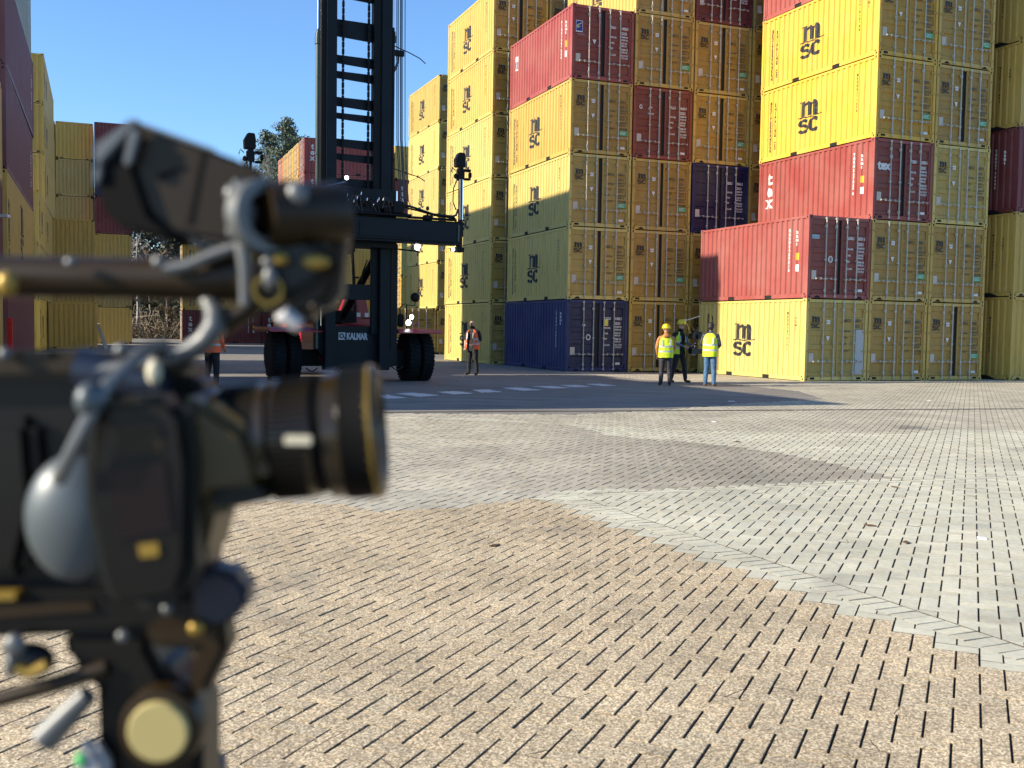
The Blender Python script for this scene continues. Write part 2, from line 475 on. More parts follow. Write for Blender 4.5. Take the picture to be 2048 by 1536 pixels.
# drawings that repeat, made once so their meshes are shared
G_SIDE_LOGO = shift2d(LOGO, 2.12, 0.68, 1.25, 0.86)
G_SIDE_LOGO_S = shift2d(LOGO, 0, 0, 1.0)
G_MED = join2d(shift2d(vert_text('MEDITERRANEAN', 0.172, 0.142), 0.609, 2.02), shift2d(vert_text('SHIPPING CO', 0.172, 0.154), 0.874, 1.93))
G_DLOGO = shift2d(LOGO_FINE, 0.185, 1.66, 0.42, 0.285)
G_SPEC = join2d(*[shift2d(text2d(s, 0.08, 1.0, 0.003, xs=0.82), x, z) for s, x, z in (
    ('MAX.GR.', 1.50, 1.56), ('30480 KG', 1.93, 1.60), ('67200 LB', 1.93, 1.50), ('TARE', 1.50, 1.36), ('2200 KG', 1.93, 1.38), ('4850 LB', 1.93, 1.29),
    ('NET', 1.50, 1.16), ('28280 KG', 1.93, 1.16), ('62350 LB', 1.93, 1.07), ('CU.CAP', 1.50, 0.94), ('33.2 CU.M', 1.93, 0.95), ('1172 CU.F', 1.93, 0.86))])
G_22 = shift2d(text2d('22G1', 0.13, 1.0, 0.005, xs=0.8), 1.93, 1.71)
G_TRI = ([(0.80, 1.42), (0.95, 1.42), (0.875, 1.26)], [(0, 2, 1)])
G_STK = rect2d(0.81, 1.80, 0.95, 1.93)
G_STKT = shift2d(text2d('MSC', 0.055), 0.82, 1.845)
G_PLATE = rect2d(0.155, 0.60, 0.335, 0.88)
G_GREEN = rect2d(1.93, 0.74, 2.25, 0.92)
G_GREENT = join2d(rect2d(1.96, 0.865, 2.22, 0.88), rect2d(1.96, 0.82, 2.16, 0.835), rect2d(1.96, 0.775, 2.20, 0.79))
G_SMALL = rect2d(1.98, 0.25, 2.16, 0.33)
G_RINGD = shift2d(text2d('D', 0.12), 0.83, 1.20)
G_RING = ribbon2d(arc(0.87, 1.24, 0.075, 0.09, 0, 360, 18), 0.035)
G_TEX = join2d(shift2d(text2d('tex', 0.40, 0.95, 0.018), 0.16, 1.60), ribbon2d(arc(0.70, 2.02, 0.055, 0.055, 0, 360, 16), 0.02), shift2d(text2d('c', 0.08), 0.678, 2.0))
G_TEXSIDE = join2d(shift2d(text2d('t', 0.62, bold=0.02), 0.52, 1.75), shift2d(text2d('e', 0.62, bold=0.02), 0.46, 1.32), shift2d(text2d('x', 0.62, bold=0.02), 0.45, 0.90))
G_CAROUT = rect2d(0.14, 1.86, 0.42, 1.98)
G_CAROUTT = shift2d(text2d('SeaCube', 0.068), 0.15, 1.895)
G_FRAMEF = rect2d(0.15, 1.62, 0.41, 2.02); G_FBLUE = rect2d(0.165, 1.66, 0.395, 2.0)
G_FSW = join2d(ribbon2d([(0.19, 1.79), (0.23, 1.87), (0.30, 1.90), (0.385, 1.955)], 0.045, 0.02), ribbon2d([(0.21, 1.75), (0.26, 1.80), (0.33, 1.825)], 0.03, 0.015))
G_FTXT = shift2d(text2d('www.florens.com', 0.05), 0.13, 1.54)
G_TURN = join2d(ribbon2d(arc(0.70, 1.80, 0.07, 0.07, 200, 20, 8), 0.03), shift2d(text2d('TRITON', 0.07, bold=0.003), 0.58, 1.60), ribbon2d(arc(0.30, 1.85, 0.05, 0.06, 0, 360, 14), 0.03))
G_EMBLEM = rect2d(1.47, 1.66, 1.66, 1.90)

def serial(prefix):
    return '%s %06d %d' % (prefix, random.randrange(100000, 999999), random.randrange(10))
PAINTS = {
    'yellow': (0.54, 0.355, 0.075), 'bright yellow': (0.70, 0.42, 0.045), 'pale yellow': (0.58, 0.445, 0.125), 'dull yellow': (0.38, 0.28, 0.09),
    'dark red': (0.155, 0.022, 0.026), 'light red': (0.31, 0.062, 0.052), 'rust red': (0.24, 0.028, 0.014), 'blue': (0.003, 0.018, 0.115), 'navy blue': (0.006, 0.012, 0.085),
    'orange': (0.50, 0.13, 0.03), 'grey green': (0.26, 0.30, 0.24), 'plum red': (0.135, 0.03, 0.04),
}
GROUP = 'shipping containers stacked in the yard'
def container(x, y, z, yaw, paint, label, L=6.058, H=2.591, front='doors', style=None, sides='LR', lean=0.0, cast=True, gap=None, code=None, notch=None, marks=True, roofless=False):
    jitter = 0.004
    root = empty('shipping_container', (x, y, z), yaw + random.uniform(-jitter, jitter))
    tag(root, label, 'shipping container', GROUP)
    c = PAINTS[paint]; k = random.uniform(0.90, 1.08); fd = random.uniform(-0.03, 0.05)
    colr = tuple(min(1, max(0, v * k + fd * (0.4 - v) * 0.6)) for v in c) + (1,)
    is_y = 'yellow' in paint
    dcol = (colr[0]*0.70, colr[1]*0.62, colr[2]*0.50, 1)     # shade of the door ends, with some grime, put into the paint colour
    notch = random.random() < 0.4 if notch is None else notch
    link_mesh('frame', m_frame(L, H, notch), root, colr)
    if 'L' in sides: link_mesh('side_panel', m_side(L, H, -1), root, colr)
    if 'R' in sides: link_mesh('side_panel', m_side(L, H, 1), root, colr)
    if cast:
        for fx, fy, fz in ((0,0,0), (1,0,0), (0,0,1), (1,0,1), (0,1,0), (0,1,1), (1,1,0), (1,1,1)):
            if fy and 'L' not in sides and not fx: continue
            o = link_mesh('corner_casting', m_cast(), root, colr)
            o.location = (CW if fx else 0, L if fy else 0, H - 0.118 if fz else 0)
            o.scale = (-1 if fx else 1, -1 if fy else 1, 1)
    if front == 'doors':
        gap = gap if gap is not None else random.choice((0.02, 0.02, 0.11, 0.16))
        link_mesh('door_gasket', m_gasket(H), root)
        txt = K['grey'] if is_y else K['white']
        rodx = list(ROD_X)
        if gap > 0.05: rodx[1] -= 0.03; rodx[2] += 0.03
        for hand in (-1, 1):
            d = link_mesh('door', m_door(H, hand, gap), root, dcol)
            for i in ((0, 1) if hand < 0 else (2, 3)):
                r = link_mesh('locking_rod', m_rod(H), d); r.location = (rodx[i], 0, 0)
                hh = link_mesh('door_handle', m_handle(), d)
                hh.location = (rodx[i], 0, 0.63)
                if i > 1: hh.scale = (-1, 1, 1)
            if not marks: continue
            if hand < 0:
                if style in (None, 'patched') and is_y:
                    flat_part('company_logo', G_DLOGO, K['black'], d); flat_part('white_sticker', G_STK, K['white'], d, 0.0165); flat_part('sticker_lettering', G_STKT, K['black'], d, 0.0135)
                    flat_part('warning_triangle', G_TRI, K['white'], d)
                elif style == 'tex': flat_part('company_logo', G_TEX, K['white'], d)
                elif style == 'florens':
                    flat_part('company_logo', G_FRAMEF, K['white'], d, 0.018); flat_part('company_logo', G_FBLUE, K['blue'], d, 0.015); flat_part('company_logo', G_FSW, K['lemon'], d, 0.012)
                    flat_part('lettering', G_FTXT, K['white'], d); flat_part('warning_triangle', G_TRI, K['white'], d)
                elif style == 'cai':
                    flat_part('company_sticker', G_CAROUT, K['cyan'], d, 0.0165); flat_part('lettering', G_CAROUTT, K['blue'], d, 0.0135); flat_part('round_mark', G_RING, K['white'], d); flat_part('round_mark', G_RINGD, K['white'], d)
                elif style == 'triton': flat_part('company_logo', G_TURN, K['white'], d)
                elif style == 'ring': flat_part('round_mark', G_RING, K['white'], d); flat_part('white_sticker', shift2d(rect2d(0, 0, 0.12, 0.07), 0.62, 1.64), K['white'], d)
                flat_part('data_plate', G_PLATE, K['pale'], d)
            else:
                sr_ = serial(code or 'MSCU') if (code is None or len(code) < 6) else code
                sa, sb = sr_.split(' ', 1)
                flat_part('serial_number', shift2d(text2d(sa, 0.13, 1.0, 0.005, xs=0.78), 1.50, 1.88), txt, d); flat_part('serial_number', shift2d(text2d(sb, 0.13, 1.0, 0.005, xs=0.55), 1.93, 1.88), txt, d)
                flat_part('serial_number', G_22, txt, d); flat_part('weight_table', G_SPEC, txt, d)
                if is_y and random.random() < 0.85:
                    flat_part('green_sticker', G_GREEN, K['green'], d, 0.0165); flat_part('sticker_lettering', G_GREENT, K['white'], d, 0.0135)
                if random.random() < 0.6: flat_part('white_sticker', G_SMALL, K['white'], d)
                if style == 'ring': flat_part('emblem_sticker', G_EMBLEM, K['lemon'], d, 0.017)
                if style == 'patched': flat_part('repaint_patch', rect2d(1.97, 0.22, 2.30, 1.64), K['greypaint'], d, 0.0125)
    else:
        link_mesh('end_wall', m_end(L, H, True), root, colr)
    link_mesh('end_wall', m_end(L, H, False), root, colr)
    return root

def side_marks(root, paint, L, sgn=-1, style=None, logo=True, code=None):
    if 'yellow' in paint and style in (None, 'patched'):
        if logo: drape('company_logo', G_SIDE_LOGO, K['black'], root, L, sgn)
        drape('company_name', G_MED, K['black'], root, L, sgn)
        drape('serial_number', shift2d(vert_text(serial('MSCU').replace(' ', ''), 0.105, 0.115), L - 0.92, 2.10), K['black'], root, L, sgn)
        if random.random() < 0.6: drape('serial_number', shift2d(vert_text('22G1', 0.10, 0.115), L - 0.55, 1.95), K['black'], root, L, sgn)
    else:
        drape('serial_number', shift2d(vert_text((code or serial('TGHU')).replace(' ', ''), 0.125, 0.125), L - 0.95, 2.12), K['white'], root, L, sgn)
        drape('serial_number', shift2d(vert_text('22G1', 0.11, 0.125), L - 0.60, 2.05), K['white'], root, L, sgn)
        if style == 'tex': drape('company_logo', G_TEXSIDE, K['white'], root, L, sgn)
        if style == 'florens': drape('company_logo', shift2d(rect2d(0, 0, 0.30, 0.55), 0.55, 1.45), K['white'], root, L, sgn); drape('company_logo', G_SIDEBLUE, K['blue'], root, L, sgn)
        if style in ('florens', 'cai', 'tex'):
            drape('amber_sticker', G_AMB, K['amber'], root, L, sgn); drape('white_sticker', G_AMW, K['white'], root, L, sgn)
G_SIDEBLUE = rect2d(0.57, 1.50, 0.83, 1.80)
G_AMB = rect2d(5.44, 1.22, 5.60, 1.44); G_AMW = rect2d(5.44, 0.86, 5.60, 1.08)

ORD = ['on the ground', 'second up', 'third up', 'fourth up', 'fifth up', 'sixth up', 'seventh up']
def stack_labels(paint, row, colname, stack): return f'{paint} container {ORD[row]}, {colname} of the {stack}'

# ------------------------------------------------------------------ the stacks (positions in metres on the yard)
def along(o, yaw, u, v): return (o[0] + u*math.cos(yaw) - v*math.sin(yaw), o[1] + u*math.sin(yaw) + v*math.cos(yaw))
Y, BY, PY_, DY = 'yellow', 'bright yellow', 'pale yellow', 'dull yellow'
COLN = ['first column', 'second column', 'third column', 'fourth column', 'fifth column', 'sixth column']
def stack(o, yaw, cols, name, pitch=2.50, H=2.591, L=6.058, front='doors', lit=0, cast=True, u0=0.0):
    # cols: list of columns, each a list of (paint, style[, gap[, code]]) from the ground up
    for ci, rows in enumerate(cols):
        below_left = len(cols[ci-1]) if ci > 0 else 0
        for ri, spec in enumerate(rows):
            if spec is None: continue
            paint, style = spec[0], spec[1]; gap = spec[2] if len(spec) > 2 else None; code = spec[3] if len(spec) > 3 else None
            x, y = along(o, yaw, u0 + ci * pitch, random.uniform(-0.02, 0.02))
            exposed = ri >= below_left
            c = container(x, y, ri * H, yaw, paint, stack_labels(paint, ri, COLN[ci], name), L=L, H=H, front=front, style=style, gap=gap, code=code,
                          cast=cast, sides='LR' if (exposed or ci == len(cols)-1) else '', notch=None)
            if exposed and lit: side_marks(c, paint, L, -1, style, code=code if code and len(code) > 6 else None)

# near right stack (C)
YC = 0.3976
stack((9.123, 31.906), YC, [
    [(PY_, 'patched', 0.02), ('light red', 'cai', 0.12, 'GARU 245731 6')],
    [(Y, None, 0.02), (Y, None, 0.02), ('light red', 'tex', 0.14, 'TGBU 267829 6'), (BY, None, 0.02), (BY, None, 0.02), ('light red', 'tex', 0.1, 'TGBU')],
    [(Y, None, 0.16), (Y, None, 0.02), (PY_, None, 0.02), (Y, None, 0.17), (Y, None, 0.02), (Y, None, 0.02)],
], 'near right stack', pitch=2.49, lit=1)
# middle stack (A)
YA = 0.3729
stack((1.923, 36.523), YA, [
    [('blue', 'ring', 0.17, 'LYGU 010832 2'), (PY_, None, 0.14), (PY_, None, 0.15), (Y, None, 0.14), ('light red', 'florens', 0.15, 'FIAU 140925 0')],
    [(Y, None, 0.12), (Y, None, 0.13), (Y, None, 0.12), ('rust red', 'triton', 0.15, 'TLLU 346405 9'), (Y, None, 0.14), (Y, None, 0.14)],
    [(Y, None, 0.1), (Y, None, 0.02), ('navy blue', 'plain', 0.1, 'SEGU 208416 2'), (Y, None, 0.15), (Y, None, 0.15), ('dark red', 'plain', 0.1, 'TRHU')],
    [(Y, None), (Y, None), (Y, None), (Y, None), (Y, None), (DY, None)],
    [(Y, None), (Y, None), (Y, None), (Y, None), (DY, None), (Y, None)],
], 'middle stack', lit=1)
# left of the middle stack (B)
YB = 0.3797
stack((-0.983, 42.733), YB, [
    [(PY_, None), (PY_, None), (PY_, None), (PY_, None), (Y, None), (Y, None, 0.15)],
    [(DY, None), (DY, None), (DY, None), (DY, None), (DY, None), (DY, None, 0.1)],
    [(DY, None), (DY, None), (DY, None), (DY, None), (DY, None), (DY, None)],
], 'stack behind the middle one', lit=1)
# farthest of the yellow rows (D)
YD = 0.3847
dx, dy = along((-4.267, 57.416), YD, 0, 0)
stack((dx, dy), YD, [
    [(Y, None, 0.02), (PY_, None), (PY_, None), (PY_, None), (PY_, None), (Y, None)],
    [(DY, None, 0.02), (DY, None), (DY, None), (DY, None), (DY, None), (DY, None)],
    [(DY, None), (DY, None), (DY, None), (DY, None), (DY, None), (DY, None)],
], 'farthest yellow stack', lit=1, cast=False)
x_, y_ = along((dx, dy), YD, -2.5, 0)
container(x_, y_, 0, YD, Y, 'single yellow container on the ground behind the right wheels of the lift truck', cast=False)
# stack at the right edge of the picture (E), high containers with blank ends
for r, (p, lab) in enumerate(((Y, 'yellow container on the ground at the right edge of the picture'), (Y, 'yellow container second up at the right edge of the picture'),
        ('dark red', 'dark red container between yellow ones at the right edge of the picture'), (Y, 'yellow container just above the dark red one at the right edge'),
        (Y, 'yellow container topmost at the right edge of the picture'))):
    c = container(17.02, 34.95, r * 2.869, YC, p, lab, L=12.19, H=2.869, front='blank', notch=True)
    side_marks(c, p, 12.19, -1, None if 'yellow' in p else 'plain', logo=False)
    MB().prism([(0.55, 0.0), (0.95, 0.14), (6.5, 0.14), (6.5, 0.0)], 'x', -0.002, 0.004).build('tunnel_recess', K['hole'], c)
# far left corner stack (F1) of high forty foot containers, and the one before it just outside the frame
VX, VY = -math.sin(R(21.8)), math.cos(R(21.8)); UX, UY = math.cos(R(21.8)), math.sin(R(21.8)); YL = R(21.8)
for r, (p, lab) in enumerate((('plum red', 'plum red forty foot container on the ground at the far left'), (Y, 'yellow forty foot container under the purple red ones at far left'),
        ('plum red', 'purple red forty foot container third up at the far left edge'), ('plum red', 'purple red forty foot container fourth up at the far left edge'),
        ('grey green', 'grey green forty foot container topmost at the far left edge'))):
    c = container(-14.4125 - CW*UX, 29.25 - CW*UY, r * 2.896, YL, p, lab, L=12.19, H=2.896, front='blank')
    if r: side_marks(c, p, 12.19, 1, None if r == 1 else 'plain', logo=False)
    if r == 1: drape('company_logo', shift2d(LOGO, 5.2, 0.5, 1.5), K['black'], c, 12.19, 1)
for ci in range(2):
    for r in range(3):
        container(-9.2 - CW*UX - ci*2.5*UX, 16.24 - CW*UY - ci*2.5*UY, r * 2.591, YL, 'yellow' if (r + ci) % 2 == 0 else 'dark red', f'{"yellow" if (r + ci) % 2 == 0 else "dark red"} container {ORD[r]} in the {"right" if ci == 0 else "left"} column nearest the camera, left of frame', L=12.19, cast=False, front='blank')
# left background stacks (F2)
def left_stack(px, d, rows, name, L=6.058, cols=1, H=2.591, marks=True):
    p = Vector(((px - 1024) / F_PX * d, d))
    for ci in range(cols):
        for r, paint in enumerate(rows):
            c = container(p.x - CW*UX - ci*2.5*UX, p.y - CW*UY - ci*2.5*UY, r * H, YL, paint, stack_labels(paint, r, COLN[ci], name), L=L, H=H, front='blank', cast=(d < 60))
            if ci == 0 and marks: side_marks(c, paint, L, 1, None, logo=True)
left_stack(80, 49, [BY, Y, Y], 'short stack at far left')
left_stack(92, 54.5, [Y, Y, Y, Y, Y, Y], 'tall yellow stack at far left', cols=2, L=12.19)
left_stack(188, 73.2, ['dull yellow', 'yellow', 'yellow', 'dull yellow', 'dull yellow', 'yellow'], 'back wall of the yard', cols=2)
left_stack(263.5, 73.3, ['yellow', 'dull yellow', 'yellow', 'dark red', 'navy blue', 'dark red'], 'back wall beside the bushes')
left_stack(190, 63, ['yellow', 'yellow', 'yellow'], 'low stack before the back wall')
left_stack(193, 56.5, ['yellow'], 'single pile before the back wall')

# rows standing across the view: long side to the camera, ends to the left
YH = R(21.8) - math.pi/2
def cross_row(px, d, rows, name, L=6.058, depth=1, off=0.0, styles=None):
    c0 = Vector(((px - 1024) / F_PX * d, d)) + Vector((UX, UY)) * off
    for di in range(depth):
        for r, paint in enumerate(rows[di] if isinstance(rows[0], list) else rows):
            if paint is None: continue
            # near left corner is local (CW, 0); local x points towards the camera
            x = c0.x + CW * VX + di * 2.5 * VX; y = c0.y + CW * VY + di * 2.5 * VY
            c = container(x, y, r * 2.591, YH, paint, stack_labels(paint, r, COLN[di], name), L=L, front='doors' if L < 7 else 'blank', cast=False, marks=False)
            if di == 0: side_marks(c, paint, L, 1, 'tex' if 'red' in paint else None)
cross_row(606, 77, [['dark red', 'yellow', 'yellow', 'dark red', 'light red', 'light red'], [None]*4 + [Y, BY], [None]*4 + [Y, BY], [None]*4 + [Y, BY], [None]*4 + ['orange', 'orange']], 'row behind the mast', depth=5)
cross_row(786, 80, ['yellow', 'dark red', 'yellow', 'yellow', 'dark red', 'yellow'], 'row just right of the mast')
cross_row(800, 74, ['yellow', 'yellow', 'pale yellow'], 'lower row right of the mast', L=6.058)
cross_row(364, 81, ['dark red', 'yellow', 'yellow'], 'low row right of the bushes', L=6.058)
cross_row(364, 81, ['dark red', 'yellow', 'yellow'], 'low row behind the truck wheels', L=6.058, off=6.15)
cross_row(364, 81, ['dark red', 'yellow', 'yellow'], 'low row far behind the truck', L=6.058, off=12.3)
# ------------------------------------------------------------------ ground
def ground_mat():
    m, t, b = new_mat('asphalt'); geo = t.nodes.new('ShaderNodeNewGeometry')
    n1 = N(t, 'ShaderNodeTexNoise', Scale=0.22, Detail=6.0, Roughness=0.6); t.links.new(geo.outputs['Position'], n1.inputs['Vector'])
    n2 = N(t, 'ShaderNodeTexNoise', Scale=60.0, Detail=4.0); t.links.new(geo.outputs['Position'], n2.inputs['Vector'])
    mp = N(t, 'ShaderNodeMapping'); mp.inputs['Rotation'].default_value = (0, 0, R(-16)); mp.inputs['Scale'].default_value = (0.35, 2.2, 1); t.links.new(geo.outputs['Position'], mp.inputs['Vector'])
    n3 = N(t, 'ShaderNodeTexNoise', Scale=1.4, Detail=7.0, Roughness=0.7); t.links.new(mp.outputs[0], n3.inputs['Vector'])
    c = mixc(t, ramp(t, n1.outputs[0], [(0.35, 0.0), (0.7, 1.0)]), (0.29, 0.26, 0.215), (0.41, 0.37, 0.30))
    c = mixc(t, ramp(t, n3.outputs[0], [(0.46, 0.0), (0.64, 0.75)]), c, (0.11, 0.10, 0.088))
    c = mixc(t, ramp(t, n2.outputs[0], [(0.35, 0.6), (0.7, 0.0)]), c, (0.05, 0.05, 0.05))
    t.links.new(c, b.inputs['Base Color']); b.inputs['Roughness'].default_value = 0.85
    bu = N(t, 'ShaderNodeBump', Strength=0.8, Distance=0.012); t.links.new(n2.outputs[0], bu.inputs['Height']); t.links.new(bu.outputs[0], b.inputs['Normal'])
    return m
MA = ground_mat()

def block_mat():
    m, t, b = new_mat('paving_block')
    geo = t.nodes.new('ShaderNodeNewGeometry'); at_ = N(t, 'ShaderNodeAttribute', attribute_name='block_colour')
    sepm = N(t, 'ShaderNodeAttribute', attribute_name='aggregate')
    # exposed pebbles
    vo = N(t, 'ShaderNodeTexVoronoi', Scale=135.0); t.links.new(geo.outputs['Position'], vo.inputs['Vector'])
    peb = ramp(t, vo.outputs['Color'], [(0.15, 0.42), (0.5, 0.94), (0.82, 1.7)])
    agg = mixc(t, 1.0, at_.outputs['Color'], peb, 'MULTIPLY')
    n0 = N(t, 'ShaderNodeTexNoise', Scale=45.0, Detail=3.0); t.links.new(geo.outputs['Position'], n0.inputs['Vector'])
    agg = mixc(t, ramp(t, n0.outputs[0], [(0.35, 0.35), (0.6, 0.0)]), agg, (0.36, 0.25, 0.15))
    # plain concrete with worn streaks
    n1 = N(t, 'ShaderNodeTexNoise', Scale=28.0, Detail=6.0, Roughness=0.6); t.links.new(geo.outputs['Position'], n1.inputs['Vector'])
    con = mixc(t, 1.0, at_.outputs['Color'], ramp(t, n1.outputs[0], [(0.3, 0.86), (0.7, 1.10)]), 'MULTIPLY')
    c = mixc(t, sepm.outputs['Fac'], con, agg)
    n2 = N(t, 'ShaderNodeTexNoise', Scale=0.7, Detail=6.0, Roughness=0.62); t.links.new(geo.outputs['Position'], n2.inputs['Vector'])
    c = mixc(t, 1.0, c, ramp(t, n2.outputs[0], [(0.3, 0.74), (0.7, 1.12)]), 'MULTIPLY')
    mp = N(t, 'ShaderNodeMapping'); mp.inputs['Rotation'].default_value = (0, 0, R(8)); mp.inputs['Scale'].default_value = (0.6, 5.0, 1); t.links.new(geo.outputs['Position'], mp.inputs['Vector'])
    n3 = N(t, 'ShaderNodeTexNoise', Scale=2.0, Detail=8.0, Roughness=0.75); t.links.new(mp.outputs[0], n3.inputs['Vector'])
    c = mixc(t, ramp(t, n3.outputs[0], [(0.60, 0.0), (0.74, 0.5)]), c, (0.11, 0.10, 0.085))
    n5 = N(t, 'ShaderNodeTexNoise', Scale=0.55, Detail=3.0, Distortion=1.5); t.links.new(geo.outputs['Position'], n5.inputs['Vector'])
    c = mixc(t, ramp(t, n5.outputs[0], [(0.62, 0.0), (0.72, 0.35)]), c, (0.16, 0.14, 0.115))
    nb2 = N(t, 'ShaderNodeTexNoise', Scale=6.0, Detail=2.0); t.links.new(geo.outputs['Position'], nb2.inputs['Vector'])
    # side faces sit in dirt: the joint filling colour is set on the block sides by the attribute itself
    t.links.new(c, b.inputs['Base Color']); b.inputs['Roughness'].default_value = 0.8
    b.inputs['Specular IOR Level'].default_value = 0.3
    n4 = N(t, 'ShaderNodeTexNoise', Scale=220.0, Detail=3.0); t.links.new(geo.outputs['Position'], n4.inputs['Vector'])
    bu = N(t, 'ShaderNodeBump', Strength=0.45, Distance=0.004); t.links.new(n4.outputs[0], bu.inputs['Height']); t.links.new(bu.outputs[0], b.inputs['Normal'])
    return m
MB_ = block_mat()
bed = plain('joint_sand', (0.085, 0.07, 0.052), 0.95, 0, 0.3, 30)

# one sheet to the horizon under everything
b = MB(); b.add([(-400, -60, -0.030), (400, -60, -0.030), (400, 700, -0.030), (-400, 700, -0.030)], [(0, 1, 2, 3)])
tag(b.build('ground', MA), kind='structure')

# paved area outline (metres): pavers in front and to the right, asphalt in the left background
AXA = R(65.8)
ea = Vector((math.cos(AXA), math.sin(AXA))); eb = Vector((math.cos(AXA - math.pi/2), math.sin(AXA - math.pi/2)))
org = Vector((0.56, 3.725))
# the kerb course between the tan and the pale paving
K0 = Vector((0.60, 9.13)); K1 = Vector((2.93, 3.85)); kd = (K1 - K0).normalized(); kn = Vector((-kd.y, kd.x))   # kn points to the pale side
Q0 = ground(1085, 993).xy; Q1 = ground(2048, 952).xy          # straight course, pale to pale
def side(p, a, d): return (p.x - a.x) * d.y * -1 + (p.y - a.y) * d.x
def poly(pts): return [ground(*p).xy for p in pts]
P_MID = poly([(1092, 984), (1560, 968), (1800, 957), (1560, 905), (1400, 886), (1225, 872), (1130, 848), (760, 834), (500, 850), (200, 950), (300, 1000), (640, 1004)])
P_LEFT = poly([(300, 1000), (640, 1004), (735, 1021), (880, 1018), (1085, 994), (1092, 984), (640, 975), (500, 990)])
P_FAR = poly([(1130, 848), (1400, 862), (1680, 866), (1800, 868), (1890, 858), (2048, 861), (2300, 862), (2300, 760), (1000, 755), (1000, 840)])
P_WEDGE = poly([(1800, 848), (1880, 860), (1798, 858)])
def inside(p, pl):
    r = False; n = len(pl); j = n - 1
    for i in range(n):
        a, c = pl[i], pl[j]
        if (a.y > p.y) != (c.y > p.y) and p.x < (c.x - a.x) * (p.y - a.y) / (c.y - a.y) + a.x: r = not r
        j = i
    return r
rnd = random.Random(3)
ASP = [(-60, 17.2), (-3.0, 17.6), (1.1, 18.0), (3.2, 19.7), (4.9, 21.6), (7.2, 23.5), (7.4, 26.5), (6.4, 29.3), (4.0, 31.5), (3.2, 33.5), (1.6, 36.3), (4.0, 42), (60, 60), (60, 120), (-60, 120)]
ASP2 = [Vector(p) for p in ASP]
PALE = (0.60, 0.555, 0.405)
def zone(p):
    """colour, aggregate amount, straight-course blocks are handled apart"""
    if inside(p, P_LEFT): return (0.50, 0.45, 0.34), 0.1
    if inside(p, P_WEDGE): return (0.30, 0.275, 0.22), 0.1
    if inside(p, P_MID):
        t_ = max(0.0, min(1.0, (p.x + 0.6) / 3.2)); a_, b_ = (0.52, 0.46, 0.34), (0.36, 0.32, 0.24)
        return tuple(u + (v - u)*t_ for u, v in zip(a_, b_)), 0.25
    if inside(p, P_FAR): return (0.49, 0.44, 0.325), 0.2
    if p.y > 17: return (0.48, 0.43, 0.33), 0.2
    dk = side(p, K0, kd)
    if dk < -0.12 and p.y < 9.06 + (0.0 if p.x > -0.6 else (p.x + 0.6) * 0.03): return (0.54, 0.43, 0.27), 1.0
    return PALE, 0.0
FQ = [(0,1,2,3), (4,5,1,0), (5,6,2,1), (6,7,3,2), (7,4,0,3), (8,9,5,4), (9,10,6,5), (10,11,7,6), (11,8,4,7)]
def clip(pl, p, n):
    out = []
    for i in range(len(pl)):
        a, c = pl[i], pl[(i+1) % len(pl)]; da = (a - p).dot(n); dc = (c - p).dot(n)
        if da >= 0: out.append(a)
        if (da >= 0) != (dc >= 0): out.append(a + (c - a) * (da / (da - dc)))
    return out
def poly_block(pl, colr, agg):
    n = len(pl); dz = rnd.uniform(-0.001, 0.001); k = rnd.uniform(0.9, 1.08); colr = tuple(v*k for v in colr)
    vs = [(q.x, q.y, dz) for q in pl] + [(q.x, q.y, -0.028) for q in pl]
    return vs, colr, agg, [tuple(range(n))] + [(i+n, (i+1) % n + n, (i+1) % n, i) for i in range(n)], 1
verts = []; faces = []; cols_ = []; aggs = []
near = []
def put_block(c, du, dv, lu, lv, colr, agg, key=None):
    """block centred at c, half sizes lu along du and lv along dv"""
    dz = rnd.uniform(-0.0012, 0.0012); tx = rnd.uniform(-0.0015, 0.0015); ty = rnd.uniform(-0.0015, 0.0015)
    k = rnd.uniform(0.90, 1.09); warm = rnd.uniform(-0.02, 0.02)
    colr = (colr[0]*k*(1+warm), colr[1]*k, colr[2]*k*(1-warm))
    ch = 0.0025; top = []; bot = []
    for su, sv in ((-1,-1), (1,-1), (1,1), (-1,1)):
        t = c + du*(su*(lu-ch)) + dv*(sv*(lv-ch)); q = c + du*(su*lu) + dv*(sv*lv)
        top.append((t.x, t.y, dz + su*tx + sv*ty)); bot.append((q.x, q.y, -0.028))
        top[-1] = top[-1]
    mid = []
    for (su, sv) in ((-1,-1), (1,-1), (1,1), (-1,1)):
        q = c + du*(su*lu) + dv*(sv*lv); mid.append((q.x, q.y, dz - 0.004 + su*tx + sv*ty))
    return top + mid + bot, colr, agg, FQ, 5
outer = []
def emit(blk): outer.append(blk)
def in_view(p):
    return p.y > 0.6 and abs(p.x) < 1.6 + p.y * 0.56 and p.y < 37
blocks = []
U_ = 0.1; gA, gB = 0.0039, 0.0016      # wide joints along ea, tight ones across
for i in range(-220, 420):
    for j in range(-420, 420):
        k = (i - j) % 4
        # herringbone: cell (i along ea, j along eb)
        if k == 0: lu, lv = 2, 1
        elif k == 2 - 0 and False: continue
        else:
            if k == 3: lu, lv = 1, 2
            else: continue
        c = org + ea * ((i + lu/2) * U_) + eb * ((j + lv/2) * U_)
        if not in_view(c): continue
        if inside(c, ASP2): continue
        blocks.append((c, lu, lv))
CL = 0.10      # half width of the soldier courses
def course_dist(p, a, d, L):
    r = p - a; s = r.dot(d); return (s, r.dot(Vector((-d.y, d.x))))
qd = (Q1 - Q0).normalized(); qL = (Q1 - Q0).length + 4; kL = (K1 - K0).length + 1.5
near_list = []
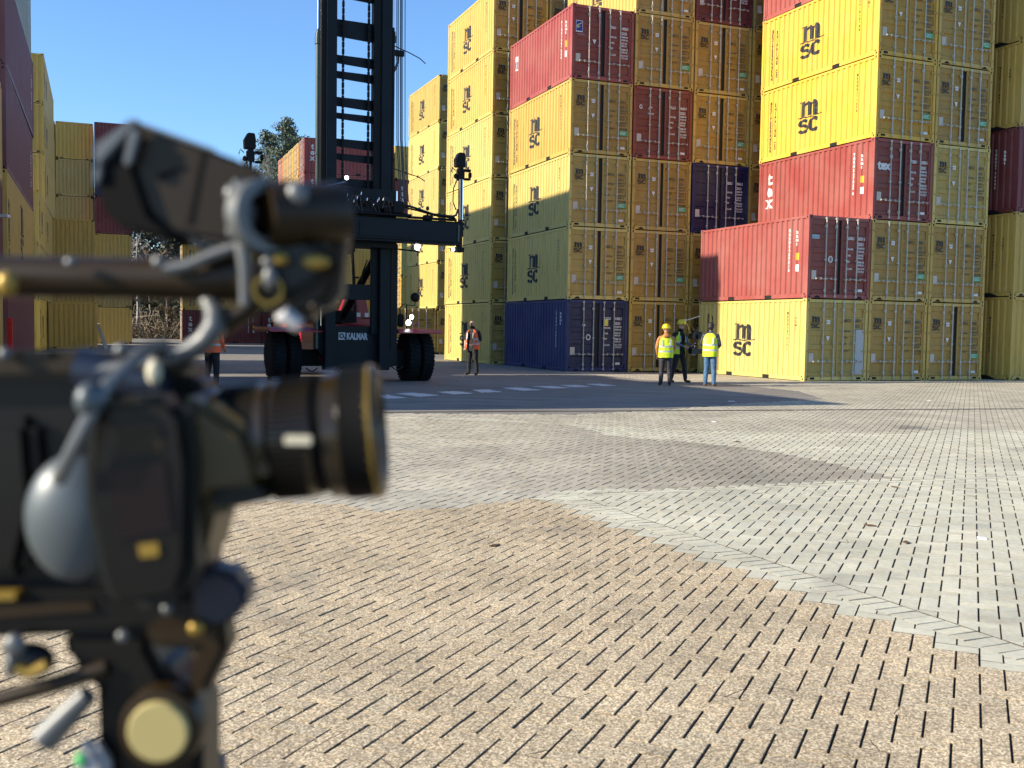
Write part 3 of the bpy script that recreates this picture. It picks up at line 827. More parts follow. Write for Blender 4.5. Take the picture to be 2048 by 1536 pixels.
for c, lu, lv in blocks:
    s1, o1 = course_dist(c, K0, kd, kL); s2, o2 = course_dist(c, Q0, qd, qL)
    colr, agg = zone(c)
    if -0.3 < s1 and -0.37 < o1 < 0.0 and c.y < 9.1: colr, agg = PALE, 0.0
    hu, hv = lu*U_/2 - gB*0.9, lv*U_/2 - gA
    clipped = None
    if -0.3 < s1 < kL + .2 and -0.36 < o1 < 0.16:
        pl = [c + ea*(su*hu) + eb*(sv*hv) for su, sv in ((-1,-1), (1,-1), (1,1), (-1,1))]
        kp = [clip(pl, K0 + kn*0.006, kn), clip(pl, K0 - kn*0.203, -kn)] if s1 > 0 else [pl]
        clipped = [q for q in kp if len(q) > 2]
    elif -0.1 < s2 < qL and abs(o2) < 0.16:
        pl = [c + ea*(su*hu) + eb*(sv*hv) for su, sv in ((-1,-1), (1,-1), (1,1), (-1,1))]; qn = Vector((-qd.y, qd.x))
        clipped = [q for q in (clip(pl, Q0 + qn*0.054, qn), clip(pl, Q0 - qn*0.054, -qn)) if len(q) > 2]
    if clipped is not None:
        for q in clipped: emit(poly_block(q, colr, agg))
        continue
    if c.y < 12 and rnd.random() < 0.03:          # a cracked block
        pl = [c + ea*(su*hu) + eb*(sv*hv) for su, sv in ((-1,-1), (1,-1), (1,1), (-1,1))]; an = rnd.uniform(0, 6.28); n_ = Vector((math.cos(an), math.sin(an))); o_ = c + ea*rnd.uniform(-.6, .6)*hu + eb*rnd.uniform(-.6, .6)*hv
        for q in (clip(pl, o_ + n_*0.0022, n_), clip(pl, o_ - n_*0.0022, -n_)):
            if len(q) > 2: emit(poly_block(q, colr, agg))
        continue
    blk = put_block(c, ea, eb, lu*U_/2 - gB*0.9, lv*U_/2 - gA, colr, agg)
    if abs(c.x) < 0.1 + c.y*0.52 and c.y > 3.2: near_list.append((c.y, blk))
    else: emit(blk)
near_list.sort(key=lambda q: q[0])
pav = empty('paving', (0, 0, 0)); tag(pav, kind='structure')
def block_mesh(name, blk_list):
    v = []; f = []; cc = []; aa = []
    for vs, colr, agg, fq, nt in blk_list:
        n = len(v); v.extend(vs); f.extend([tuple(i + n for i in q) for q in fq])
        for k in range(len(fq)): cc.append((*(colr if k < 1 else (tuple(v*0.55 for v in colr) if k < nt else (0.10, 0.085, 0.065))), 1)); aa.append(agg)
    me = bpy.data.meshes.new(name); me.from_pydata(v, [], f); me.materials.append(MB_)
    a = me.attributes.new('block_colour', 'FLOAT_COLOR', 'FACE'); a.data.foreach_set('color', np.array(cc, dtype=np.float32).ravel())
    a = me.attributes.new('aggregate', 'FLOAT', 'FACE'); a.data.foreach_set('value', np.array(aa, dtype=np.float32))
    return me
for yv, blk in near_list[:300]:
    link_mesh('paving_block', block_mesh('paving_block', [blk]), pav)
rest = [q[1] for q in near_list[300:]]
# soldier courses, laid over the cut herringbone
course = []
def soldier(a, d, L, w, h, colr):
    n = Vector((-d.y, d.x)); k = 0
    while k * w < L:
        c = a + d * ((k + 0.5) * w); course.append(put_block(c, d, n, w/2 - 0.003, h/2 - 0.0015, colr, 0.0)); k += 1
soldier(K0 - kn*0.1015, kd, kL, 0.1, 0.197, PALE); soldier(Q0, qd, qL, 0.2, 0.1, PALE)
o = link_mesh('paving_blocks', block_mesh('paving_blocks', rest + course + outer), pav); o['kind'] = 'stuff'
b = MB(); b.add([(-22, 0.3, -0.0155), (24, 0.3, -0.0155), (24, 38, -0.0155), (-22, 38, -0.0155)], [(0, 1, 2, 3)])
b.build('joint_sand', bed, pav)['kind'] = 'stuff'
# asphalt of the far yard
from mathutils.geometry import tessellate_polygon
me = bpy.data.meshes.new('asphalt'); me.from_pydata([(x, y, 0.0) for x, y in ASP], [], [tuple(t) for t in tessellate_polygon([[Vector((x, y, 0)) for x, y in ASP]])]); me.materials.append(MA)
bm = bmesh.new(); bm.from_mesh(me)
for f in bm.faces:
    f.normal_update()
    if f.normal.z < 0: f.normal_flip()
bm.to_mesh(me); bm.free()
tag(link_mesh('asphalt', me), kind='structure')
# worn white road marks
WP = mark('worn_road_paint', (0.62, 0.62, 0.60))
for k, pts in enumerate([[(735, 792), (775, 790), (815, 796), (772, 798)], [(790, 787), (828, 785.5), (880, 791), (838, 794)], [(872, 784), (910, 782.5), (948, 787), (908, 789)], [(943, 780), (975, 779), (1004, 784), (965, 785.5)],
        [(1005, 776), (1036, 775), (1086, 780), (1047, 782)], [(1065, 773), (1100, 772), (1143, 776), (1106, 777.5)], [(1119, 770.5), (1155, 770), (1184, 774), (1150, 775)], [(1169, 768), (1200, 767.5), (1235, 771.5), (1205, 772.5)]]):
    q = [ground(*p) for p in pts]; v = []
    n = 14; r2 = random.Random(k)
    for i in range(4):
        a, c = q[i], q[(i+1) % 4]
        for j in range(n): 
            p = a.lerp(c, j/n); v.append((p.x + r2.uniform(-.03, .03), p.y + r2.uniform(-.07, .07), 0.004))
    me = bpy.data.meshes.new('road_mark'); bm = bmesh.new(); bm.faces.new([bm.verts.new(p) for p in v]); bmesh.ops.triangulate(bm, faces=bm.faces[:]); bm.to_mesh(me); bm.free(); me.materials.append(WP)
    tag(link_mesh('road_mark', me), kind='structure')
# kerb and planted strip at the back
KP = plain('kerb_concrete', (0.5, 0.5, 0.48), 0.8, 0, 0.2, 4)
b = MB(); b.bar((-60, 76, 0.10), (20, 92, 0.10), 0.3, 0.3); tag(b.build('kerb', KP), kind='structure')

# narrow drainage channel across the yard
d0, d1 = ground(600, 825.5), ground(2300, 816.5)
b = MB(); b.bar(d0 + Vector((0, 0, -0.011)), d1 + Vector((0, 0, -0.011)), 0.16, 0.03); dc = b.build('drain_channel', plain('drain_grate', (0.035, 0.034, 0.032), 0.7, 0, 0.4, 8)); tag(dc, kind='structure')

LIT_ = plain('litter_white', (0.75, 0.74, 0.70), 0.6); LFM = plain('dead_leaf', (0.10, 0.06, 0.03), 0.8)
for k, (px, py, w_, lab) in enumerate(((1463, 803, .16, 'small white scrap of litter on the paving right of the shadow'), (1858, 802, .13, 'white scrap of paper on the paving before the right stack'), (1428, 844, .09, 'tiny white scrap on the paving below the thin drain line'), (1964, 1078, .06, 'pale crumb of litter on the pale paving at right'))):
    p = ground(px, py); b = MB(); b.prism([(-w_/2, -.03), (w_*.3, -.04), (w_/2, .02), (-.02, .04)], 'z', .001, .012); o = b.build('litter', LIT_); o.location = p; tag(o, lab, 'litter')
for k, (px, py) in enumerate(((1474, 884), (1812, 1086), (1740, 1052), (990, 1092), (1790, 975))):
    p = ground(px, py); b = MB(); b.prism([(-.05, 0), (-.01, -.025), (.05, -.005), (.01, .022)], 'z', .002, .010); o = b.build('dead_leaf', LFM); o.location = p; o.rotation_euler = (0, 0, k*1.3); tag(o, ('dead leaf farthest away, on the strip below the drain channel', 'dead leaf at the right, lower of two on pale paving', 'dead leaf at right just above another, on pale paving', 'dead leaf lying on the tan paving nearest the lens', 'dead leaf on the tip of the grey brown paving wedge')[k], 'leaf', 'dead leaves on the paving')
# ------------------------------------------------------------------ empty container lift truck
DK = plain('dark_machine_paint', (0.0035, 0.008, 0.012), 0.5, 0.0, 0.35, 2.0)
DK2 = plain('black_steel', (0.003, 0.003, 0.0035), 0.55, 0.0, 0.3, 5)
RED = plain('red_machine_paint', (0.30, 0.010, 0.022), 0.3, 0.0, 0.25, 3)
TYR = plain('tyre_rubber', (0.007, 0.008, 0.010), 0.8, 0.0, 0.35, 6)
CHR = plain('hydraulic_rod', (0.75, 0.72, 0.68), 0.15, 1.0)
RIMM = plain('wheel_rim_paint', (0.05, 0.075, 0.085), 0.4, 0.2)
HOSE = plain('rubber_hose', (0.008, 0.008, 0.009), 0.35)
CYL = plain('cylinder_paint', (0.035, 0.055, 0.05), 0.28, 0.0, 0.2, 3)
for _m in (DK, DK2, TYR):
    _m.node_tree.nodes['Principled BSDF'].inputs['Specular IOR Level'].default_value = 0.22
def lamp_mat():
    m, t, b = new_mat('lit_headlamp'); b.inputs['Base Color'].default_value = (1, 1, 1, 1)
    b.inputs['Emission Color'].default_value = (0.93, 1.0, 0.97, 1); b.inputs['Emission Strength'].default_value = 6.0; return m
LIT = lamp_mat()
def glass_mat():
    m, t, b = new_mat('cab_glass'); b.inputs['Base Color'].default_value = (0.75, 0.85, 0.8, 1); b.inputs['Roughness'].default_value = 0.03
    b.inputs['Transmission Weight'].default_value = 1.0; b.inputs['IOR'].default_value = 1.05; return m
GLS = glass_mat()
LOGOM = mark('pale_lettering', (0.42, 0.44, 0.46))

truck = empty('container_lift_truck', (-4.42, 27.98, 0), R(25))
tag(truck, 'dark container lift truck with red mudguards, tall mast and wide spreader beam', 'lift truck')
# wheels
def wheel(x, out):
    prof = [(0.0, 0.30), (0.0, 0.44), (0.015, 0.56), (0.05, 0.655), (0.09, 0.672), (0.29, 0.672), (0.33, 0.655), (0.365, 0.56), (0.365, 0.30)]
    w_ = MB(); w_.lathe((x, 0, 0.672), (x + 1, 0, 0.672), prof, 40)
    for k in range(36):                                     # lugs
        an = 2*math.pi*k/36
        for s_ in (0, 1):
            x0 = x + (0.03 if s_ == 0 else 0.19); a2 = an + (0.0 if s_ == 0 else math.pi/36)
            p = Vector((x0, math.cos(a2)*0.67, 0.672 + math.sin(a2)*0.67)); q = Vector((x0 + 0.145, math.cos(a2+0.05)*0.67, 0.672 + math.sin(a2+0.05)*0.67))
            w_.bar(p, q, 0.05, 0.035, 0, (0, math.cos(a2), math.sin(a2)))
    t_ = w_.build('tyre', TYR, truck, smooth=True, fix=False)
    r_ = MB(); r_.lathe((x + 0.02, 0, 0.672), (x + 1, 0, 0.672), [(0.0, 0.335), (0.0, 0.31), (0.10, 0.27), (0.12, 0.10), (0.02, 0.09), (0.02, 0.0)], 24, cap=False)
    r_.lathe((x + 0.345, 0, 0.672), (x - 1, 0, 0.672), [(0.0, 0.335), (0.0, 0.31), (0.10, 0.27), (0.12, 0.10), (0.02, 0.09), (0.02, 0.0)], 24, cap=False)
    for k in range(8):
        an = 2*math.pi*k/8; p = (x + 0.10, math.cos(an)*0.17, 0.672 + math.sin(an)*0.17); r_.tube(p, (p[0] - 0.03, p[1], p[2]), 0.02, 6)
    r_.build('rim', RIMM, t_, smooth=True, fix=False)
for x in (-2.24, -1.84, 1.46, 1.86): wheel(x, 0)
a = MB(); a.box(-1.6, 1.6, -0.22, 0.22, 0.42, 0.86); a.ellip((0, -0.05, 0.62), 0.42, 0.42, 0.30)
for k in range(9): a.box(-0.55 + k*0.13, -0.50 + k*0.13, -0.3, 0.1, 0.30 - 0.03*(k % 2), 0.44)
a.build('axle', DK2, truck, fix=False)
# front plate under the mast, with the maker's name
a = MB(); a.prism([(-0.98, 1.50), (0.98, 1.50), (0.98, 0.95), (0.88, 0.42), (-0.78, 0.42), (-0.98, 0.95)], 'y', -1.0, -0.72)
a.build('front_plate', DK, truck, bevel=0.02)
g = shift2d(text2d('KALMAR', 0.235, 1.0, 0.012, xs=0.62), -0.41, 1.155)
flat_part('maker_lettering', g, LOGOM, truck, -1.006)
flat_part('maker_logo', rect2d(-0.63, 1.14, -0.445, 1.335), LOGOM, truck, -1.004)
flat_part('maker_logo', join2d(ribbon2d(arc(-0.545, 1.245, 0.05, 0.05, -20, 300, 14), 0.028), ribbon2d([(-0.51, 1.23), (-0.47, 1.20), (-0.455, 1.165)], 0.03)), DK2, truck, -1.008)
# chassis behind
a = MB(); a.box(-0.95, 0.95, -0.7, 4.9, 0.55, 1.05); a.box(-0.95, 1.0, 3.6, 5.6, 0.55, 1.75); a.box(-0.75, 0.75, 0.6, 3.6, 1.05, 1.55)
a.build('chassis', RED, truck, bevel=0.03)
for sx in (-1, 1):
    a = MB(); x0, x1 = (1.02, 2.28) if sx > 0 else (-2.42, -1.02)
    a.prism([(-1.05, 1.36), (-0.85, 1.45), (0.9, 1.45), (1.1, 1.34), (1.1, 1.31), (0.9, 1.385), (-0.85, 1.385), (-1.05, 1.33)], 'x', x0, x1)
    a.build('mudguard', RED, truck)
    for y in (0.9,):
        b = MB(); b.lathe((sx*1.45, 4.4, 0.60), (sx*1.45 + sx, 4.4, 0.60), [(-0.45, 0.3), (-0.45, 0.5), (-0.40, 0.60), (-0.12, 0.60), (-0.06, 0.5), (-0.06, 0.3)], 28)
        b.build('tyre', TYR, truck, smooth=True)
# mast: outer uprights
def chan(x0, x1, y0, y1, z0, z1): return MB().box(x0, x1, y0, y1, z0, z1)
for (x0, x1) in ((-1.05, -0.79), (0.40, 0.68)):
    a = MB(); a.box(x0, x1, -1.30, -0.92, 0.35, 12.4); a.box(x0+0.03 if x0 < 0 else x0-0.18, x0+0.02 if x0 < 0 else x0, -1.12, -0.98, 1.3, 12.4)
    a.build('mast_upright', DK, truck, bevel=0.012)
for (x0, x1) in ((-0.98, -0.80), (0.20, 0.40)):
    a = MB(); a.box(x0 - (0.20 if x0 < 0 else 0), x1 - (0.10 if x0 < 0 else 0), -1.25, -1.0, 4.7, 14.0)
    a.build('inner_mast_upright', DK2, truck, bevel=0.01)
for z0, z1 in ((8.90, 9.37), (8.22, 8.47), (7.84, 8.06), (7.13, 7.40), (6.81, 7.0), (6.10, 6.34), (5.76, 5.96), (5.10, 5.33), (9.9, 10.3), (10.8, 11.1)):
    a = MB(); a.prism([(-0.82, z0+0.05), (-0.82, z1-0.02), (-0.76, z1), (0.26, z1), (0.42, z1+0.05), (0.42, z0-0.10), (0.36, z0-0.02), (0.26, z0)], 'y', -1.06, -1.0)
    a.build('cross_member', DK, truck)
a = MB(); a.box(-0.80, 0.45, -1.1, -0.85, 2.20, 2.60); a.build('cross_member', DK, truck, bevel=0.01)
a = MB(); a.box(-0.80, 0.45, -1.1, -0.85, 3.55, 3.80); a.build('cross_member', DK, truck, bevel=0.01)
# lower right upright box, wider, and the left one
a = MB(); a.prism([(0.40, 0.5), (0.99, 0.5), (0.99, 3.70), (0.82, 3.85), (0.40, 3.85)], 'y', -0.98, -0.60); a.box(0.60, 0.76, -1.02, -0.98, 2.3, 3.5); a.build('mast_foot', DK, truck, bevel=0.015)
a = MB(); a.prism([(-1.20, 0.9), (-0.86, 0.5), (-0.86, 3.85), (-1.20, 3.85)], 'y', -0.98, -0.60); a.build('mast_foot', DK, truck, bevel=0.015)
# lift cylinders
for x in (-1.19, 0.80):
    zt = 8.95 if x < 0 else 9.25
    a = MB(); a.tube((x, -0.95, 0.9), (x, -0.95, zt), 0.062, 14); a.lathe((x, -0.95, zt - 0.25), (x, -0.95, zt + 1), [(0, 0.09), (0.17, 0.09), (0.17, 0.075), (0.28, 0.075), (0.28, 0.05), (0.38, 0.05)], 14)
    a.lathe((x, -0.95, 5.9), (x, -0.95, 7), [(0, 0.08), (0.07, 0.08)], 14)
    cy = a.build('lift_cylinder', CYL if x < 0 else DK2, truck, smooth=True)
    MB().tube((x, -0.95, zt + 0.1), (x, -0.95, 13.2), 0.036, 12).build('piston_rod', CHR, cy, smooth=True)
for x in (-1.115, -1.03):
    MB().tube((x, -1.08, 1.5), (x, -1.08, 12.0), 0.012, 6).build('pipe', CHR, truck)
for x in (-0.60, 0.08):                                       # lift chains
    a = MB()
    for k in range(46): a.box(x - 0.028, x + 0.028, -1.20, -1.14, 4.9 + k*0.17, 5.04 + k*0.17); 
    a.box(x - 0.014, x + 0.014, -1.19, -1.15, 4.9, 12.7)
    a.build('lift_chain', DK2, truck, fix=False)
# hoses running up the right side
for x, r_ in ((0.93, .012), (0.97, .012), (1.04, .02), (1.08, .013), (1.16, .011)):
    MB().pipe([(x - 0.03, -0.9, 13), (x, -0.9, 9), (x + 0.02, -0.92, 6.5), (x + 0.10, -1.0, 4.9), (x + 0.1, -1.3, 4.6)], r_, 6).build('hose', HOSE, truck)
a = MB(); a.box(0.80, 1.12, -0.97, -0.86, 8.68, 8.82); a.build('hose_bracket', DK2, truck)
for k in range(3): MB().pipe([(0.92 + k*0.04, -0.9, 8.70), (0.93 + k*0.03, -0.9, 8.5), (0.86, -0.92, 8.32 - k*0.05), (0.80, -0.93, 8.27 - k*.05)], 0.011, 5).build('hose', HOSE, truck)
MB().pipe([(0.80, -0.95, 8.93), (1.30, -0.85, 8.82), (1.62, -0.8, 8.72), (1.78, -0.8, 8.60)], 0.014, 5).build('guide_arm', DK2, truck)
MB().pipe([(0.80, -0.95, 5.72), (1.30, -0.85, 5.62), (1.62, -0.8, 5.56), (1.80, -0.8, 5.46)], 0.014, 5).build('guide_arm', DK2, truck)
# tilt cylinders
for s_ in (-1, 1):
    a = MB(); a.tube((s_*0.55 + 0.05, -0.55, 3.55), (s_*0.55 - 0.55*(s_ > 0), 0.9, 1.75), 0.105, 12); t_ = a.build('tilt_cylinder', DK2, truck, smooth=True)
a = MB(); a.pipe([(0.35, -0.3, 3.3), (0.22, -0.3, 2.95), (0.18, -0.3, 2.5), (0.0, -0.3, 2.2)], 0.02, 5); a.build('hose', HOSE, truck)
# cab behind the mast on the left, seen through the gap
cab = MB(); X0, X1, Y0, Y1, Z0, Z1 = -0.95, 0.62, 1.7, 3.3, 1.95, 3.66
fr = 0.07
for x in (X0, X1 - fr):
    cab.prism([(Y0 - 0.1, Z0), (Y0 - 0.1 + fr, Z0), (Y0 + 0.22 + fr, Z1), (Y0 + 0.22, Z1)], 'x', x, x + fr); cab.box(x, x + fr, Y1 - fr, Y1, Z0, Z1)
cab.box(X0, X1, Y0 + 0.1, Y1, Z1 + 0.002, Z1 + 0.10); cab.box(X0, X1, Y0 - 0.1, Y1, Z0 - 0.35, Z0 - 0.002)
cb = cab.build('cab', DK2, truck)
MB().add([(X0+fr, Y0-0.08, Z0), (X1-fr, Y0-0.08, Z0), (X1-fr, Y0+0.24, Z1), (X0+fr, Y0+0.24, Z1)], [(0,1,2,3)]).build('windscreen', GLS, cb)
MB().add([(X1-0.02, Y0+0.1, Z0), (X1-0.02, Y1-fr, Z0), (X1-0.02, Y1-fr, Z1), (X1-0.02, Y0+0.3, Z1)], [(0,1,2,3)]).build('side_window', GLS, cb)
a = MB(); a.box(-0.55, -0.05, 2.5, 2.65, 2.2, 3.0); a.box(-0.55, -0.05, 2.1, 2.6, 2.1, 2.22); a.build('seat', DK2, cb, bevel=0.03)
# red body, ladder and rails seen below the cab
a = MB(); a.prism([(0.25, 1.55), (1.15, 1.55), (0.98, 2.32), (0.55, 2.32)], 'y', 1.9, 2.9); a.box(0.62, 0.74, 1.86, 1.9, 1.95, 2.2); a.build('tank_cover', RED, truck, bevel=0.03)
for x in (0.70, 0.95): flat_part('white_sticker', rect2d(x, 1.78, x + 0.12, 1.90), K['white'], truck, 1.893)
rl = MB()
for pts in ([(0.42, -0.4, 1.5), (0.42, -0.4, 2.3), (0.60, -0.4, 2.35)], [(0.15, -0.45, 1.72), (0.78, -0.45, 1.74), (0.86, -0.45, 1.5)], [(0.62, -0.45, 1.5), (0.66, -0.45, 1.74), (0.82, -0.45, 1.84), (0.92, -0.45, 1.76), (0.93, -0.45, 1.5)]): rl.pipe(pts, 0.018, 6)
rl.build('hand_rail', DK2, truck)
# sagging hoses under the machine
for x0, x1, z in ((-1.42, -1.12, 0.40), (0.90, 1.25, 0.44)):
    MB().pipe([(x0 + (x1-x0)*k/8, -0.75, z - 0.10*math.sin(math.pi*k/8)) for k in range(9)], 0.018, 6).build('hose', HOSE, truck)
# lights and mirrors on the right mudguard
for (x, z, r_) in ((1.38, 1.62, 0.085), (1.47, 1.78, 0.07)):
    a = MB(); a.lathe((x, -0.72, z), (x + 0.15, -1.72, z - 0.05), [(-0.08, r_*0.6), (0.0, r_), (0.03, r_)], 14); h_ = a.build('headlight', DK2, truck)
    a = MB(); a.lathe((x + 0.004, -0.755, z), (x + 0.15, -1.75, z - 0.05), [(0.0, r_*0.92), (0.012, r_*0.6)], 14); a.build('lamp_glass', LIT, h_)
a = MB(); a.lathe((1.62, -0.72, 1.58), (1.62, -1.7, 1.58), [(0, 0.06), (0.05, 0.05)], 12); a.build('indicator', mark('dull_orange_lens', (0.25, 0.07, 0.05)), truck)
a = MB(); a.box(1.16, 1.33, -0.55, -0.45, 1.50, 1.86); a.build('mirror', DK2, truck, bevel=0.03)
a = MB(); a.ellip((1.66, -0.5, 2.32), 0.135, 0.06, 0.135); a.build('round_mirror', DK2, truck, smooth=True)
a = MB(); a.pipe([(1.41, -0.5, 1.45), (1.41, -0.5, 2.14), (1.30, -0.5, 2.12), (1.22, -0.5, 2.02), (1.24, -0.5, 1.8)], 0.016, 6); a.pipe([(1.41, -0.5, 2.10), (1.66, -0.5, 2.10), (1.66, -0.5, 2.3)], 0.014, 6); a.build('mirror_bracket', DK2, truck)
# work lamps
a = MB(); a.pipe([(0.95, -0.8, 3.60), (1.62, -0.8, 3.56), (1.62, -0.8, 3.44)], 0.022, 6); a.pipe([(1.45, -0.8, 3.56), (1.45, -0.8, 3.75)], 0.02, 6); br_ = a.build('lamp_bracket', DK2, truck)
def work_lamp(p, d, r_, par):
    p = Vector(p); d = Vector(d).normalized(); a = MB(); a.lathe(p - d*0.1, p, [(0, r_*0.5), (0.05, r_), (0.12, r_)], 12); h_ = a.build('work_lamp', DK2, par)
    a = MB(); a.lathe(p + d*0.021, p + d, [(0, r_*0.95), (0.012, r_*0.6)], 12); a.build('lamp_glass', LIT, h_)
work_lamp((1.57, -0.85, 3.68), (0.3, -1, -0.15), 0.10, truck)
# spreader
SY0, SY1 = -2.10, -1.55
sp_ = MB(); sp_.box(-3.02, 2.30, SY0, SY1, 3.74, 4.24); sp_.box(-3.05, 2.33, SY0 + 0.06, SY1 - 0.06, 3.68, 3.74)
sp_.box(-1.5, 1.05, SY0 - 0.03, SY0 - 0.001, 3.80, 4.18); sp_.box(-0.42, -0.36, SY0 - 0.05, SY0 - 0.031, 3.8, 4.18)
sp_.box(-1.0, 0.75, -1.54, -1.28, 3.55, 5.05)
spr = sp_.build('spreader_beam', DK, truck, bevel=0.012)
a = MB(); a.tube((-2.9, SY0 + 0.1, 4.36), (1.0, SY0 + 0.1, 4.37), 0.045, 10); a.tube((0.9, SY0 + 0.1, 4.33), (2.25, SY0 + 0.1, 4.33), 0.035, 10); a.build('spreader_cylinder', DK2, spr, smooth=True)
a = MB(); a.box(-1.3, 2.25, SY0+0.2, SY1-0.1, 4.24, 4.30); a.build('top_rail', DK, spr)
a = MB()
a.pipe([(0.72, SY0+.1, 4.66), (1.1, SY0+.1, 4.58), (1.6, SY0+.1, 4.45), (2.2, SY0+.1, 4.42)], 0.03, 7); a.pipe([(0.72, SY0+.16, 4.60), (1.2, SY0+.16, 4.52), (1.7, SY0+.16, 4.42), (2.25, SY0+.16, 4.38)], 0.022, 6)
a.build('hose', HOSE, spr)
a = MB(); a.tube((1.48, SY0+.2, 4.28), (1.48, SY0+.2, 4.52), 0.03, 8); a.ellip((1.48, SY0+.2, 4.60), 0.05, 0.05, 0.06, 8, 6); a.box(1.38, 1.60, SY0+.1, SY0+.3, 4.30, 4.42); a.build('valve', DK2, spr)
# hydraulic bundle on top
a = MB(); a.box(-0.9, 0.1, -1.95, -1.60, 4.30, 4.52); a.tube((0.30, SY0+.25, 4.50), (0.66, SY0+.25, 4.50), 0.14, 14); a.box(0.50, 0.78, SY0 + .05, SY0 + .5, 4.42, 4.72); a.box(-0.2, 0.42, -1.9, -1.6, 4.5, 4.72); a.build('hydraulic_block', DK2, spr, bevel=0.015)
r3 = random.Random(11)
for k in range(44):
    x0 = r3.uniform(-1.25, 0.35); x1 = x0 + r3.uniform(0.15, 0.75); h = r3.uniform(0.12, 0.42); y0 = r3.uniform(-2.0, -1.55)
    MB().pipe([(x0 + (x1-x0)*q/10, y0 + r3.uniform(-.012, .012), 4.52 + h*math.sin(math.pi*q/10) - 0.16*q/10) for q in range(11)], r3.choice((0.012, 0.016, 0.02)), 6).build('hose', HOSE, spr)
for k in range(9):
    x0 = r3.uniform(-0.9, 0.3); z0 = r3.uniform(4.6, 4.85); MB().tube((x0, -2.03, z0), (x0 + 0.015, -2.03, z0 + 0.07), 0.011, 6).build('hose_fitting', CHR, spr)
a = MB(); a.pipe([(-1.3, -1.9, 4.95), (-0.7, -1.9, 5.13)], 0.022, 6); a.build('lamp_bracket', CHR, spr); work_lamp((-0.70, -1.93, 5.22), (-0.25, -1, 0.1), 0.055, spr)
a = MB(); a.tube((0.62, -1.95, 4.7), (0.62, -1.95, 4.98), 0.02, 6); a.build('beacon', CHR, spr)
# spreader ends
for s_ in (-1, 1):
    xe = 2.36 if s_ > 0 else -3.10
    a = MB(); a.tube((xe, -1.95, 3.60), (xe, -1.95, 4.25), 0.085, 12); a.tube((xe + 0.02*s_, -1.95, 4.2), (xe + 0.02*s_, -1.95, 5.5), 0.062, 12); a.box(xe-0.10, xe+0.10, -2.08, -1.82, 3.50, 3.62)
    a.box(xe - 0.13, xe + 0.09, -2.02, -1.88, 3.9, 4.3)
    pst = a.build('spreader_leg', DK2, spr, smooth=False, bevel=0.008)
    MB().tube((xe + 0.015*s_ - 0.035, -2.02, 4.35), (xe + 0.015*s_ - 0.035, -2.02, 5.42), 0.026, 10).build('piston_rod', plain('bronze_rod', (0.35, 0.24, 0.19), 0.25, 0.8) if s_ > 0 else CHR, pst, smooth=True)
    MB().tube((xe + 0.05, -2.02, 4.35), (xe + 0.05, -2.02, 5.42), 0.018, 8).build('piston_rod', CHR, pst, smooth=True)
    a = MB(); a.box(xe - 0.08, xe + 0.10, -2.05, -1.85, 5.38, 5.70); a.box(xe + 0.102, xe + 0.30, -2.05, -1.87, 5.62, 5.68); a.box(xe + 0.102, xe + 0.30, -2.05, -1.87, 5.40, 5.45); a.box(xe + 0.25, xe + 0.31, -2.04, -1.88, 5.452, 5.618); a.box(xe - 0.17, xe - 0.082, -2.02, -1.9, 5.42, 5.55); a.build('rotator', DK2, pst, bevel=0.03)
    a = MB(); a.prism([(xe - 0.14, 5.72), (xe + 0.12, 5.72), (xe + 0.13, 5.95), (xe + 0.10, 6.10), (xe - 0.06, 6.10), (xe - 0.15, 5.93)], 'y', -2.05, -1.85); a.build('corner_guide', DK2, pst, bevel=0.015)
    a = MB(); a.pipe([(xe - 0.10, -2.0, 5.4), (xe - 0.20, -2.0, 5.15), (xe - 0.21, -2.0, 4.8), (xe - 0.12, -2.0, 4.6)], 0.016, 6); a.pipe([(xe - 0.15, -2.0, 5.62), (xe - 0.24, -2.0, 5.7), (xe - 0.27, -2.0, 5.58)], 0.014, 6); a.pipe([(xe-0.3, -2.0, 4.40), (xe-0.12, -2.0, 4.46), (xe-0.06, -2.0, 4.62)], 0.03, 6); a.build('hose', HOSE, pst)
    work_lamp((xe - 0.22*s_, -2.05, 3.56), (0.1, -1, 0), 0.05, spr)
MB().box(2.26, 2.30, SY0 - 0.02, SY0 - 0.001, 3.76, 4.2).build('wear_strip', CYL, spr)
# ------------------------------------------------------------------ people
SKIN = plain('skin', (0.50, 0.28, 0.20), 0.5); HAIRM = plain('dark_hair', (0.02, 0.013, 0.009), 0.6)
BLKC = plain('black_cloth', (0.012, 0.012, 0.014), 0.85, 0, 0.3, 12, bump=1.0, bscale=10); GRYC = plain('charcoal_trousers', (0.035, 0.032, 0.04), 0.85, 0, 0.35, 12, bump=1.0, bscale=10)
DENIM = plain('blue_denim', (0.07, 0.15, 0.26), 0.85, 0, 0.35, 10, bump=1.0, bscale=10); HOOD = plain('orange_tan_hoodie', (0.50, 0.20, 0.06), 0.85, 0, 0.2, 10, bump=1.0, bscale=10)
PUFF = plain('dark_padded_jacket', (0.05, 0.045, 0.055), 0.5, 0, 0.3, 14, bump=1.0, bscale=10); SHOE = plain('dark_boots', (0.02, 0.016, 0.012), 0.6); SHOE2 = plain('brown_boots', (0.22, 0.11, 0.04), 0.6)
HIV = plain('hi_vis_yellow', (0.66, 0.78, 0.02), 0.6, 0, 0.15, 8, bump=0.9, bscale=9); HIO = plain('hi_vis_orange', (0.92, 0.13, 0.03), 0.6, 0, 0.15, 8, bump=0.9, bscale=9)
REFL = plain('reflective_tape', (0.42, 0.44, 0.44), 0.35); HELM = plain('yellow_helmet', (0.80, 0.55, 0.01), 0.3); DKG = plain('dark_green_vest', (0.03, 0.05, 0.03), 0.7)
TSH = plain('grey_sleeve', (0.12, 0.13, 0.16), 0.8)

